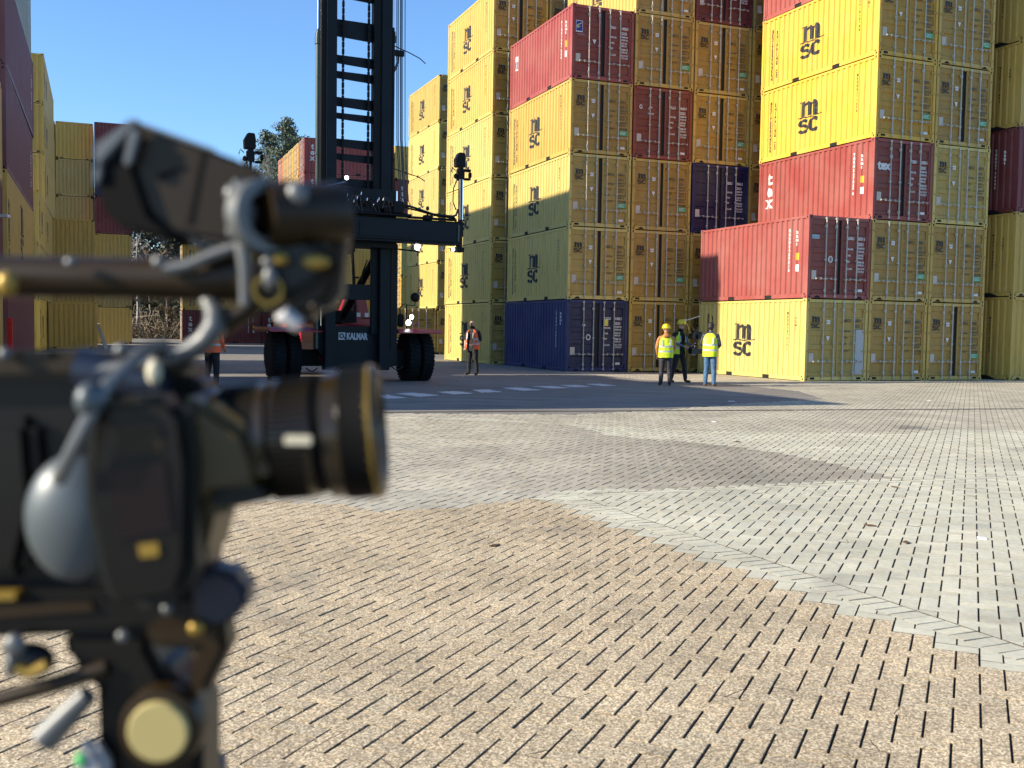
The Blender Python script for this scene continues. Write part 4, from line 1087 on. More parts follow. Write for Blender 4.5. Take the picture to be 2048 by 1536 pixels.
def skin_body(J, E_, mats, name, parent, sub=1):
    """J: name -> (pos, rx, ry); E_: list of (a, b, material index)"""
    names = list(J); me = bpy.data.meshes.new(name)
    me.from_pydata([J[n][0] for n in names], [(names.index(a), names.index(b)) for a, b, _ in E_], [])
    o = bpy.data.objects.new('tmp', me); col.objects.link(o)
    md = o.modifiers.new('s', 'SKIN'); md.use_smooth_shade = True
    for i, n in enumerate(names):
        sv = me.skin_vertices[0].data[i]; sv.radius = (J[n][1], J[n][2]); sv.use_root = (n == 'pelvis')
    ss = o.modifiers.new('d', 'SUBSURF'); ss.levels = sub; ss.render_levels = sub
    dg = bpy.context.evaluated_depsgraph_get(); m2 = bpy.data.meshes.new_from_object(o.evaluated_get(dg)); m2.name = name
    bpy.data.objects.remove(o); bpy.data.meshes.remove(me)
    m2.materials.clear()
    for m in mats: m2.materials.append(m)
    segs = [(Vector(J[a][0]), Vector(J[b][0]), k, (J[a][1] + J[b][1]) / 2) for a, b, k in E_]
    for p in m2.polygons:
        c = Vector(p.center); best = (9, 0)
        for a, b_, k, r in segs:
            d = b_ - a; t = max(0, min(1, (c - a).dot(d) / max(d.length_squared, 1e-9))); q = (c - (a + d*t)).length - r
            if q < best[0]: best = (q, k)
        p.material_index = best[1]; p.use_smooth = True
    return link_mesh(name, m2, parent)

def loft(rings, n=18, mats_by_ring=None, cap=False, open_front=0.0):
    """rings: (z, cx, cy, rx, ry[, mat]); returns an MB shell, open to -y by open_front radians each side"""
    b = MB(); k = len(rings)
    a0 = -math.pi/2 + open_front; a1 = a0 + 2*math.pi - 2*open_front
    for r in rings:
        for i in range(n + 1):
            an = a0 + (a1 - a0) * i / n; ce = math.cos(an); se = math.sin(an)
            b.v.append((r[1] + r[3]*math.copysign(abs(ce)**0.8, ce), r[2] + r[4]*math.copysign(abs(se)**0.8, se), r[0]))
    for j in range(k - 1):
        for i in range(n):
            b.f.append((j*(n+1)+i, j*(n+1)+i+1, (j+1)*(n+1)+i+1, (j+1)*(n+1)+i)); b.m.append(rings[j][5] if len(rings[j]) > 5 else 0)
    return b

def person(loc, rz, label, h=1.78, top=None, sleeve=None, trousers=GRYC, shoe=SHOE, vest=HIV, helmet=False, hair=True, beard=False, hood=None,
           arms=None, stance=0.13, head_tilt=(0, 0), build_=1.0, vest_open=0.0, bald=False, bare_fore=False, step=0.0, lean=0.0):
    root = empty('person', loc, rz); tag(root, label, 'person')
    s = h / 1.78; B = build_
    def P(x, y, z): return (x*s, (y + lean*max(0, z-0.9))*s, z*s)
    arms = arms or {}
    la = arms.get('l', [(-0.22, 0.02, 1.12), (-0.24, -0.05, 0.86)]); ra = arms.get('r', [(0.22, 0.02, 1.12), (0.24, -0.05, 0.86)])
    hx, hy = head_tilt
    J = {'pelvis': (P(0, 0, 0.94), .150*s*B, .115*s*B), 'waist': (P(0, 0, 1.10), .138*s*B, .105*s*B), 'chest': (P(0, 0, 1.28), .165*s*B, .115*s*B), 'upchest': (P(0, 0.005, 1.40), .150*s, .10*s),
         'neck': (P(hx*0.3, 0.0 + hy*0.3, 1.49), .058*s, .058*s), 'neck2': (P(hx*0.5, hy*0.5 - 0.01, 1.545), .056*s, .060*s), 'jaw': (P(hx*.8, hy*.8 - 0.03, 1.60), .064*s, .078*s), 'head': (P(hx, hy - 0.015, 1.68), .078*s, .094*s), 'crown': (P(hx, hy, 1.735), .058*s, .070*s)}
    E_ = [('pelvis', 'waist', 0), ('waist', 'chest', 0), ('chest', 'upchest', 0), ('upchest', 'neck', 0), ('neck', 'neck2', 3), ('neck2', 'jaw', 3), ('jaw', 'head', 3), ('head', 'crown', 3)]
    for sd, sg, A in (('l', -1, la), ('r', 1, ra)):
        J[sd+'sh'] = (P(sg*0.185*B, 0.005, 1.405), .072*s, .072*s); J[sd+'el'] = (P(*A[0]), .058*s, .058*s); J[sd+'wr'] = (P(*A[1]), .032*s, .032*s)
        e = Vector(P(*A[0])); w_ = Vector(P(*A[1])); mid = e.lerp(w_, 0.35); J[sd+'fo'] = (tuple(mid), .047*s, .047*s)
        hd = w_ + (w_ - e).normalized() * 0.075*s; J[sd+'ha'] = (tuple(hd), .034*s, .022*s)
        E_ += [('upchest', sd+'sh', 0), (sd+'sh', sd+'el', 1), (sd+'el', sd+'fo', 3 if bare_fore else 1), (sd+'fo', sd+'wr', 3 if bare_fore else 1), (sd+'wr', sd+'ha', 3)]
        st = step*sg
        J[sd+'hip'] = (P(sg*0.085, 0, 0.88), .108*s*B, .112*s*B); J[sd+'kn'] = (P(sg*(0.06 + stance*0.4), -0.02 + st*0.5, 0.49), .074*s, .080*s); J[sd+'cf'] = (P(sg*(0.07 + stance*0.45), 0.005 + st*0.7, 0.34), .070*s, .076*s)
        J[sd+'an'] = (P(sg*(0.06 + stance*0.6), 0.02 + st, 0.10), .058*s, .064*s); J[sd+'he'] = (P(sg*(0.06 + stance*0.6), 0.02 + st, 0.045), .044*s, .044*s); J[sd+'to'] = (P(sg*(0.075 + stance*0.75), -0.15 + st, 0.035), .042*s, .032*s)
        E_ += [('pelvis', sd+'hip', 2), (sd+'hip', sd+'kn', 2), (sd+'kn', sd+'cf', 2), (sd+'cf', sd+'an', 2), (sd+'an', sd+'he', 4), (sd+'he', sd+'to', 4)]
    body = skin_body(J, E_, [top, sleeve or top, trousers, SKIN, shoe], 'body', root)
    # fingers, nose, ears belong to the same continuous figure: joined into its mesh
    x = MB()
    hc = Vector(P(hx, hy - 0.015, 1.665))
    x.ellip(hc + Vector((0, -0.098, -0.01))*s, .013*s, .02*s, .02*s, 8, 6); 
    for sg in (-1, 1): x.ellip(hc + Vector((sg*0.08, 0.01, -0.01))*s, .012*s, .022*s, .033*s, 8, 6)
    for sd, A in (('l', la), ('r', ra)):
        w_ = Vector(P(*A[1])); e = Vector(P(*A[0])); d = (w_ - e).normalized(); sdv = d.cross(Vector((0, 1, 0.2))).normalized(); nrm = d.cross(sdv)
        base = w_ + d*0.10*s
        for k, (o_, l_) in enumerate(((-.028, .058), (-.010, .068), (.009, .064), (.026, .05))):
            p0 = base + sdv*o_*s; p1 = p0 + (d + nrm*0.25)*l_*0.5*s; p2 = p1 + (d*0.7 + nrm*0.7)*l_*0.5*s; x.pipe([p0 - d*0.03*s, p0, p1, p2], .009*s, 6, rads=[.010*s, .0095*s, .009*s, .007*s])
        t0 = w_ + d*0.04*s + sdv*(-0.025*s); x.pipe([t0, t0 + (d*0.6 - sdv*0.8)*0.035*s, t0 + (d*1.4 - sdv*0.9)*0.045*s], .010*s, 6)
    em = x.mesh('tmp', SKIN, smooth=True)
    bm = bmesh.new(); bm.from_mesh(body.data); n0 = len(bm.faces); bm.from_mesh(em); bm.faces.ensure_lookup_table()
    for f in bm.faces[n0:]: f.material_index = 3
    bm.to_mesh(body.data); bm.free(); bpy.data.meshes.remove(em)
    if hair or beard or True:
        for sg in (-1, 1):
            e = MB(); e.ellip(hc + Vector((sg*0.031, -0.088, 0.012))*s, .010*s, .006*s, .006*s, 8, 6); e.build('eye', HAIRM, root, smooth=True)
    if hair:
        a = MB(); rr = 0.102*s
        for c_, rx, ry, rz_ in ((Vector((0, 0.014, 0.03)), .090, .104, .085), (Vector((0, 0.035, -0.01)), .084, .082, .09)): a.ellip(hc + c_*s, rx*s, ry*s, rz_*s, 16, 10)
        a.build('hair', HAIRM, root, smooth=True)
    if beard:
        a = MB(); a.ellip(hc + Vector((0, -0.055, -0.085))*s, .062*s, .055*s, .06*s, 12, 8); a.build('beard', HAIRM, root, smooth=True)
        a = MB(); a.bar(hc + Vector((-.08, -.09, .015))*s, hc + Vector((.08, -.09, .015))*s, .006, .016); a.bar(hc + Vector((.08, -.09, .015))*s, hc + Vector((.085, .02, .015))*s, .005, .006); a.bar(hc + Vector((-.08, -.09, .015))*s, hc + Vector((-.085, .02, .015))*s, .005, .006); a.build('glasses', HAIRM, root)
    if helmet:
        a = MB(); hz = hc + Vector((0, 0.0, 0.035))*s
        prof = [(-0.012, .135), (0.0, .137), (0.012, .122), (0.045, .120), (0.085, .105), (0.115, .072), (0.128, .02)]
        a.lathe(hz, hz + Vector((0, 0, 1)), [(t_*s, r_*s) for t_, r_ in prof], 20); a.ellip(hz + Vector((0, -.115, -.004))*s, .09*s, .06*s, .012*s, 12, 6)
        a.bar(hz + Vector((0, -.10, .075))*s, hz + Vector((0, .10, .075))*s, .03*s, .11*s)
        a.build('helmet', HELM, root, smooth=True)
    if vest:
        v = MB(); W1, D1 = .205*B, .158*B
        rg = [(0.83, 0, 0, W1*0.98, D1*1.03, 0), (0.92, 0, 0, W1*0.99, D1*1.02, 0), (0.985, 0, 0, W1, D1, 1), (1.035, 0, 0, W1, D1, 0), (1.13, 0, 0, W1, D1, 1), (1.18, 0, 0, W1*1.01, D1*.99, 0), (1.30, 0, 0, W1*0.97, D1*0.93, 0), (1.40, 0, 0.0, W1*0.82, D1*0.82, 0), (1.455, 0, 0.005, W1*0.60, D1*0.60, 0), (1.475, 0, 0.005, W1*.42, D1*.48, 0)]
        sh_ = loft([(z*s, cx*s, (cy + lean*max(0, z-0.9))*s, rx*s, ry*s, m) for z, cx, cy, rx, ry, m in rg], 22, open_front=vest_open)
        for sg in (-1, 1):
            xs_ = sg*0.105*B
            for yy, zz in ((-D1*1.02, 1), (D1*1.02, 1)):
                sh_.bar(P(xs_, yy*0.97, 1.18), P(xs_, yy*0.86, 1.36), 0.045*s, 0.008*s, 1, (0, 1, 0))
        me = sh_.mesh('hi_vis_vest', [vest, REFL], smooth=True, fix=False); link_mesh('hi_vis_vest', me, root)
    if hood:
        a = MB(); a.ellip(P(0, 0.10, 1.46), .11*s, .07*s, .075*s, 14, 8); a.ellip(P(0, 0.03, 1.49), .10*s, .09*s, .05*s, 14, 8); a.build('hood', hood, root, smooth=True)
    return root

# facing: local -y is forward
pg = lambda px, py: ground(px, py)
p = pg(1330, 771)
person(p, R(180), 'person seen from behind in yellow helmet, hi-vis vest and orange hoodie', h=1.66, top=HOOD, sleeve=HOOD, trousers=GRYC, helmet=True, hair=False, hood=HOOD, stance=0.12,
       arms={'l': [(-0.26, 0.0, 1.14), (-0.22, -0.16, 0.98)], 'r': [(0.27, 0.02, 1.13), (0.24, -0.04, 0.90)]}, build_=1.08)
p = pg(1357, 765)
person(p, R(35), 'person in yellow helmet and dark green vest wearing a camera support rig', h=1.80, top=BLKC, sleeve=TSH, trousers=BLKC, helmet=True, hair=False, vest=HIV, stance=0.22, step=-0.10, vest_open=0.55,
       arms={'l': [(-0.29, 0.0, 1.16), (-0.08, -0.26, 1.06)], 'r': [(0.28, -0.03, 1.15), (0.20, -0.30, 1.08)]}, head_tilt=(0.03, -0.03))
mid = p
p = pg(1419, 772.5)
person(p, R(155), 'person with dark hair in yellow hi-vis vest, padded jacket and blue jeans', h=1.76, top=PUFF, sleeve=PUFF, trousers=DENIM, shoe=SHOE2, hair=True, stance=0.10,
       arms={'l': [(-0.26, 0.0, 1.14), (-0.10, -0.27, 1.05)], 'r': [(0.28, -0.04, 1.15), (0.14, -0.30, 1.12)]}, head_tilt=(0, -0.02), build_=1.05)
p = pg(945, 750)
person(p, R(-32), 'bearded person in open orange vest standing alone beside the yellow container', h=1.77, top=BLKC, sleeve=BLKC, trousers=BLKC, shoe=SHOE, vest=HIO, hair=False, beard=True, bald=True, stance=0.16, vest_open=0.50, bare_fore=True,
       arms={'r': [(0.27, 0.03, 1.12), (0.12, -0.15, 0.98)], 'l': [(-0.27, -0.03, 1.13), (-0.20, -0.14, 0.92)]}, head_tilt=(-0.02, -0.02), build_=1.12)
p = pg(424, 776)
person(p, R(160), 'person in orange hi-vis jacket partly hidden behind the foreground camera', h=1.80, top=HIO, sleeve=HIO, trousers=BLKC, vest=HIO, hair=True, stance=0.12, arms={'r': [(0.27, 0.0, 1.14), (0.22, -0.1, 0.9)], 'l': [(-0.27, 0.0, 1.14), (-0.24, -0.12, 0.95)]}, build_=1.12)

# camera rig carried by the middle person
cr_ = empty('body_camera', (mid.x + 0.42, mid.y - 0.25, 0), R(15)); tag(cr_, 'black film camera rig held between two people in hi-vis vests', 'film camera')
RIGK = plain('black_camera_body', (0.010, 0.010, 0.011), 0.35)
a = MB(); a.box(-0.10, 0.12, -0.22, 0.22, 1.28, 1.46); a.box(-0.05, 0.07, -0.10, 0.12, 1.46, 1.52); a.tube((0, -0.22, 1.36), (0, -0.42, 1.36), 0.062, 14); a.box(-0.09, 0.09, -0.45, -0.40, 1.29, 1.43); a.build('camera_body', RIGK, cr_, bevel=0.008)
a = MB(); a.box(0.12, 0.15, -0.1, 0.10, 1.32, 1.50); a.box(-0.07, 0.07, 0.2, 0.34, 1.30, 1.42); a.pipe([(-0.05, 0, 1.52), (-0.05, -0.1, 1.60), (-0.04, 0.12, 1.60), (-0.05, .12, 1.5)], 0.013, 6); a.build('monitor', RIGK, cr_)
a = MB(); a.tube((0, 0, 1.28), (0.02, 0, 0.98), 0.022, 8); a.box(-0.16, 0.16, -0.12, 0.12, 0.86, 1.0); a.pipe([(0, 0, 1.12), (-0.10, 0.05, 1.02), (-0.25, 0.15, 1.02)], 0.022, 6); a.ellip((0.02, 0, 1.15), 0.07, 0.07, 0.05); a.build('support_post', RIGK, cr_)
for k in range(7):
    x0 = random.uniform(-.15, .12); MB().pipe([(x0, random.uniform(-.2, .1), 1.50), (x0 - .06, -.1, 1.62), (x0 + .05, .1, 1.50), (x0 + .1, .1, 1.25)], 0.008, 5).build('cable', HOSE, cr_)
a = MB(); a.tube((-0.30, 0.05, 1.82), (0.14, 0.02, 1.96), 0.012, 8); a.ellip((-0.31, 0.05, 1.83), 0.03, 0.03, 0.03, 8, 6, 1); a.tube((-0.30, 0.05, 1.82), (-0.12, 0.1, 1.45), 0.008, 6); a.build('aerial', [CHR, K['white']], cr_)
# ------------------------------------------------------------------ trees, bushes, distant ground
def leaf_mat(name, c, c2, rough=0.6):
    m, t, b = new_mat(name); oi = t.nodes.new('ShaderNodeNewGeometry')
    n = N(t, 'ShaderNodeTexNoise', Scale=1.3, Detail=4.0); t.links.new(oi.outputs['Position'], n.inputs['Vector'])
    t.links.new(mixc(t, ramp(t, n.outputs[0], [(0.35, 0.0), (0.65, 1.0)]), c, c2), b.inputs['Base Color']); b.inputs['Roughness'].default_value = rough; return m
PINE = leaf_mat('pine_needles', (0.05, 0.08, 0.045), (0.115, 0.14, 0.08)); TWIG = leaf_mat('bare_twigs', (0.15, 0.14, 0.12), (0.30, 0.28, 0.24)); BARK = plain('bark', (0.07, 0.055, 0.04), 0.9, 0, 0.3, 4)
BROWN = leaf_mat('bramble_stems', (0.085, 0.06, 0.035), (0.23, 0.17, 0.10)); BRM2 = leaf_mat('dark_undergrowth', (0.025, 0.03, 0.015), (0.08, 0.085, 0.035)); REDB = plain('tiled_roof_red', (0.42, 0.16, 0.09), 0.8, 0, 0.3, 3)
def leaves(bm_, c, r, n, size, rn):
    for _ in range(n):
        d = Vector((rn.gauss(0, 1), rn.gauss(0, 1), rn.gauss(0, 1))).normalized() * (r * rn.random()**0.4)
        p = c + Vector((d.x, d.y, d.z*0.75)); a = Vector((rn.gauss(0, 1), rn.gauss(0, 1), rn.gauss(0, 1))).normalized(); q = a.cross(Vector((rn.gauss(0, 1), rn.gauss(0, 1), rn.gauss(0, 1)))).normalized(); s = size*rn.uniform(.6, 1.4)
        bm_.add([p - a*s, p + q*s*0.6, p + a*s, p - q*s*0.6], [(0, 1, 2, 3)])
def pine(px, Yd, top_py, label, seed, spread=1.0):
    rn = random.Random(seed); base = at(px, 640, Yd); base.z = 0; H_ = at(px, top_py, Yd).z
    root = empty('pine_tree', base); tag(root, label, 'tree', 'trees beyond the yard')
    t_ = MB(); pts = [(rn.uniform(-.2, .2)*k/6, rn.uniform(-.2, .2), H_*k/8) for k in range(9)]; t_.pipe(pts, .3, 7, rads=[.38*(1 - k/9) + .03 for k in range(9)])
    f_ = MB()
    for k in range(70):
        z = H_*(0.35 + 0.65*(k/70)**0.9); a = rn.uniform(0, 6.28); l = (1.0 - ((z/H_) - 0.35)/0.65)**0.65 * rn.uniform(1.3, 3.8)*spread + 0.5
        e = Vector((math.cos(a)*l, math.sin(a)*l, z + l*0.25)); t_.pipe([(0, 0, z), tuple(e*0.5 + Vector((0, 0, z*0.5))), tuple(e)], .05, 5, rads=[.08, .05, .02])
        for j in range(3):
            c = Vector((e.x*(0.45 + j*.28), e.y*(0.45 + j*.28), z + (e.z - z)*(0.45 + j*.28) + 0.1)); leaves(f_, c, 0.62 + 0.12*l, 42, 0.13, rn)
    t_.build('trunk', BARK, root, fix=False); f_.build('crown', PINE, root, fix=False)
def bare(px, Yd, top_py, label, seed, w=3.0, mat=None):
    rn = random.Random(seed); base = at(px, 640, Yd); base.z = 0; H_ = at(px, top_py, Yd).z
    root = empty('bare_tree', base); tag(root, label, 'tree', 'trees beyond the yard')
    t_ = MB(); t_.pipe([(0, 0, 0), (0.1, 0, H_*.25), (-0.1, 0.1, H_*.5), (0, 0, H_*.8)], .2, 7, rads=[.24, .18, .11, .03]); f_ = MB()
    def grow(p, d, l, r, dep):
        q = p + d*l; (t_ if dep < 2 else f_).pipe([p, (p + q)/2 + Vector((rn.gauss(0, .05), rn.gauss(0, .05), rn.gauss(0, .05)))*l, q], r, 3 if dep > 1 else 5, rads=[r, r*.8, r*.5])
        if dep < 4:
            for _ in range(4 if dep < 3 else 5): grow(p + d*l*rn.uniform(.35, 1), (d + Vector((rn.gauss(0, .45), rn.gauss(0, .45), rn.gauss(.12, .3)))).normalized(), l*rn.uniform(.5, .75), r*.5, dep + 1)
    for k in range(9):
        z = H_*rn.uniform(.2, .72); a = rn.uniform(0, 6.28); grow(Vector((0, 0, z)), Vector((math.cos(a)*.7, math.sin(a)*.7, .8)).normalized(), H_*rn.uniform(.14, .2)*w/3, .075, 1)
    t_.build('trunk', mat or TWIG, root, fix=False); f_.build('crown', mat or TWIG, root, fix=False)
pine(566, 118, 243, 'tall dark pine tree rising behind the red container', 5, 0.8)
pine(537, 121, 268, 'shorter pine tree just left of the tall one', 8, 0.8)
pine(598, 122, 278, 'low pine tree half hidden behind the red container', 9, 0.8)
pine(585, 128, 262, 'spreading pine tree farthest behind the container row', 12, 1.1)
bare(530, 105, 292, 'pale bare tree in front of the pines', 4, 3.4)
bare(508, 108, 305, 'pale bare tree leftmost of those left of the pines', 6, 3.2)
bare(551, 104, 312, 'pale bare tree closest to the orange container end', 7, 3.0)
bare(430, 110, 288, 'slender bare tree whose tip shows above the foreground camera', 10, 2.2)
bare(275, 92, 415, 'grey bare tree above the brambles beside the back wall', 21, 3.0)
bare(300, 95, 470, 'bare shrubby tree among the brambles by the kerb', 22, 2.6, BROWN)
bare(335, 90, 560, 'thin leaning tree in the brambles near the kerb', 23, 2.0, BROWN)
# brambles behind the kerb: one mass
rn = random.Random(31); br = MB(); dk = MB(); br2 = MB()
for k in range(1500):
    x = rn.uniform(-52, -16); y0 = 76 + (x + 60)*0.2 + rn.uniform(2.0, 14); h = rn.uniform(0.8, 3.0) * (0.6 + (y0 - 84)/18 if y0 > 84 else 0.6)
    p = Vector((x, y0, 0)); q = p + Vector((rn.gauss(0, .5), rn.gauss(0, .5), h)); r_ = q + Vector((rn.gauss(0, .7), rn.gauss(0, .7), rn.uniform(-.5, .2)))
    br.pipe([p, q, r_], .02, 3, rads=[.035, .025, .012])
    for j in range(5): leaves(br if rn.random() < .6 else dk, p.lerp(q, rn.uniform(.1, 1)), .35, 6, .07, rn)
tag(br.build('brambles', BROWN, fix=False), 'mass of brown winter brambles behind the kerb', 'brambles', kind='stuff')
for k in range(900):
    x = rn.uniform(-56, -10); y0 = 92 + rn.uniform(0, 14); leaves(dk, Vector((x, y0, rn.uniform(0, 5.0))), 0.8, 26, .16, rn)
for k in range(1500):
    x = rn.uniform(-48, -22); y0 = 97 + rn.uniform(0, 10); leaves(dk if rn.random() < .5 else br2, Vector((x, y0, rn.uniform(0, 13.5 + 2*math.sin(x)))), 0.9, 60, .17, rn)
tag(br2.build('bare_wood', TWIG, fix=False), 'grey bare wood rising behind the brambles', 'wood', kind='stuff')
tag(dk.build('undergrowth', BRM2, fix=False), 'dark green brown undergrowth behind the brambles', 'undergrowth', kind='stuff')
# red roofed shed seen over the brambles
sh = empty('brick_shed', (-36.5, 112, 0), R(15)); tag(sh, 'low shed with reddish roof seen above the brambles', 'shed')
MB().box(-5, 5, -3, 3, 0, 3.6).build('wall', plain('pale_render', (0.42, 0.36, 0.30), 0.8, 0, .2, 2), sh)
a = MB(); a.prism([(-3.5, 3.6), (3.5, 3.6), (0, 5.0)], 'x', -5.4, 5.4); a.build('roof', REDB, sh)
# timber prop leaning on the back wall
a = MB(); p0 = at(196, 648, 69); p1 = ground(213, 700); a.bar(p0, p1, 0.18, 0.10); tag(a.build('timber_plank', plain('pale_timber', (0.45, 0.38, 0.28), 0.7)), 'pale plank leaning on the yellow back wall', 'plank')
# red sign and white lamp by the far left container
p = at(20, 668, 24); a = MB(); a.box(-.06, .06, -.05, .05, -.38, .38); o = a.build('fire_point_sign', K['red'], bevel=.02); o.location = p + Vector((0.0, 0, 0)); tag(o, 'small red box fixed beside the far left container', 'red box')
p = at(10, 432, 26); a = MB(); a.box(-.10, .10, -.08, .08, -.04, .04); o = a.build('flood_light', K['white'], bevel=.01); o.location = p; tag(o, 'small white floodlight at the far left edge of the picture', 'floodlight')
# ------------------------------------------------------------------ film camera in the foreground, on its tripod
D0 = 0.43
CAMB = plain('anodised_black', (0.006, 0.005, 0.004), 0.34, 0.0, 0.15, 30, bump=0.03, bscale=900, spec=0.3)
CAMG = plain('dark_grey_shell', (0.013, 0.013, 0.010), 0.45, 0.0, 0.1, 30)
CAMS = plain('satin_grey_metal', (0.12, 0.125, 0.125), 0.42, 0.35)
for _m in (CAMB, CAMG):
    _m.node_tree.nodes['Principled BSDF'].inputs['Specular IOR Level'].default_value = 0.3
LENS = plain('lens_barrel', (0.022, 0.014, 0.004), 0.26, 0.0, 0.1, 30, spec=0.5)  # brown-yellow reflection of the surroundings put into the barrel colour
RUB = plain('lens_rubber', (0.0025, 0.0025, 0.0025), 0.75, spec=0.12)
BRASS = plain('brass_cap', (0.30, 0.19, 0.03), 0.4, 0.4)
YDISC = plain('cream_disc', (0.38, 0.31, 0.12), 0.5); OLIV = plain('black_shell_warm_reflection', (0.020, 0.011, 0.0025), 0.42, spec=0.3)  # OLIV: black shell, its olive-brown reflection put into the base colour
SCR = plain('screen_glass', (0.008, 0.005, 0.006), 0.12); CRM = plain('cream_label', (0.55, 0.50, 0.36), 0.5); OLV2 = plain('black_mount_warm_reflection', (0.055, 0.036, 0.010), 0.4, spec=0.4); BLU = plain('blue_knob', (0.007, 0.013, 0.03), 0.35)  # OLV2: stronger olive-brown reflection put into the lens mount's colour
DOM = plain('pale_grey_dome', (0.075, 0.09, 0.097), 0.42, 0.2); GRN = plain('green_level', (0.10, 0.5, 0.15), 0.4); WHT = plain('white_plastic', (0.34, 0.34, 0.34), 0.4)
rigloc = Vector((-0.12, D0, 1.30))
rig = empty('film_camera', rigloc); tag(rig, 'large black film camera with viewfinder and lens, out of focus in foreground', 'film camera')
triloc = Vector((-0.16, D0 + 0.03, 0)); tri = empty('camera_tripod', triloc); tag(tri, 'tripod with fluid head and round cream knob under the film camera', 'tripod')
def put(b, name, mat, parent=None, smooth=True, bevel=0.0, fix=True):
    par = parent or rig; o = b.build(name, mat, None, smooth=smooth, bevel=bevel, fix=fix); o.parent = par
    top = par
    while top.parent: top = top.parent
    o.matrix_parent_inverse = Matrix.Translation(-top.location) if par is top else Matrix.Identity(4)
    return o
def W(px, py, dy=0.0): return at(px, py, D0 + dy*0.33)
def plate(pts, dy0, dy1):
    q = [at(x, y, D0 + dy0*0.33) for x, y in pts]; b = MB(); b.prism([(p.x, p.z) for p in q], 'y', D0 + dy0*0.33, D0 + dy1*0.33); return b
PX = D0 / F_PX
def rod(p, q, r, dy=0.0, dy2=None, n=14, r1=None): return MB().tube(W(*p, dy), W(*q, dy if dy2 is None else dy2), r*PX, n, r1=None if r1 is None else r1*PX)
# lens
p0 = W(385, 893); p1 = W(768, 860, 0.012); Lx = lambda px: (px - 385) * PX
lb = MB(); lb.lathe(p0, p1, [(Lx(x), r*PX, m) for x, r, m in (
    (385, 84, 0), (400, 100, 0), (438, 104, 0), (440, 110, 1), (530, 112, 1), (532, 117, 0), (548, 119, 0), (550, 114, 2), (556, 114, 2), (558, 119, 1), (636, 121, 1), (638, 115, 2), (656, 115, 2), (660, 126, 0), (690, 129, 0), (692, 133, 2), (742, 134, 2), (748, 136, 0), (758, 134, 0), (766, 126, 0), (767, 108, 0), (755, 100, 2), (740, 60, 2), (738, 1, 2))], 48)
lens = put(lb, 'lens', [LENS, LENS, RUB])
rb = MB()
for x0, x1, r in ((446, 526, 112), (562, 632, 121)):
    for k in range(60):
        an = 2*math.pi*k/60; d = (p1 - p0).normalized(); c = p0 + d*Lx(x0); c2 = p0 + d*Lx(x1); o_ = Vector((0, math.cos(an), math.sin(an)))*r*PX; rb.bar(c + o_, c2 + o_, 5*PX, 4*PX, 0, (0, math.cos(an), math.sin(an)))
put(rb, 'focus_ring', RUB, lens, fix=False)
a = MB(); c = at(596, 881, D0 - 122*PX); a.box(c.x - 26*PX, c.x + 26*PX, c.y - .0006, c.y + .002, c.z - 9*PX, c.z + 9*PX); put(a, 'label', CRM, lens, bevel=0.0004)
a = MB(); a.lathe(p0 + (p1-p0).normalized()*Lx(744), p1, [(0, 134.6*PX), (6*PX, 136.4*PX), (10*PX, 136*PX)], 40, cap=False); put(a, 'gold_ring', BRASS, lens)
# body
put(plate([(-320, 700), (372, 715), (385, 775), (430, 792), (432, 1000), (400, 1190), (330, 1235), (-320, 1245)], 0.03, 0.12), 'camera_body', CAMB, bevel=0.004)
put(plate([(330, 800), (400, 790), (505, 860), (530, 940), (528, 985), (430, 1005), (400, 1120), (340, 1180)], -0.085, 0.05), 'lens_mount', OLV2, bevel=0.006)
put(rod((395, 850), (440, 850), 78, 0.03), 'mount_collar', CAMB)
put(plate([(408, 985), (530, 975), (545, 1000), (470, 1015), (405, 1012)], -0.08, 0.03), 'lens_support', CAMG, bevel=0.003)
# side control panel facing us
out = [(205, 795), (340, 790), (372, 830), (386, 920), (384, 1140), (362, 1210), (240, 1232), (196, 1180), (160, 1010), (165, 860)]
sp1 = put(plate(out, -0.115, -0.03), 'side_panel', CAMG, bevel=0.006)
put(plate([(196, 812), (330, 806), (356, 842), (368, 930), (366, 1130), (346, 1190), (246, 1208), (214, 1164), (184, 1008), (188, 868)], -0.120, -0.114), 'panel_face', CAMB, sp1, bevel=0.002)
put(plate([(222, 945), (330, 922), (345, 1060), (232, 1082)], -0.1225, -0.1195), 'screen', SCR, sp1)
put(plate([(230, 850), (320, 845), (325, 905), (235, 912)], -0.1215, -0.1195), 'panel_inset', OLIV, sp1)
put(plate([(275, 1090), (315, 1085), (318, 1112), (280, 1116)], -0.123, -0.1195), 'button', BRASS, sp1)
# grey dome behind the panel, and pale cable loop over it
a = MB(); c = W(150, 1035, -0.05); a.ellip(c, 95*PX, 60*PX, 125*PX, 24, 16); put(a, 'grey_dome', DOM)
a = MB(); a.pipe([W(330, 690, -.02), W(290, 700, -.05), W(215, 770, -.12), (W(170, 850, -.14)), W(135, 920, -.14), W(118, 960, -.12)], 13*PX, 8); put(a, 'pale_cable', CAMS)
a = MB(); a.ellip(W(180, 800, -.13), 26*PX, 30*PX, 34*PX, 14, 10); put(a, 'cable_plug', DOM)
put(rod((160, 740), (340, 770), 46, 0.02), 'top_barrel', BLU)
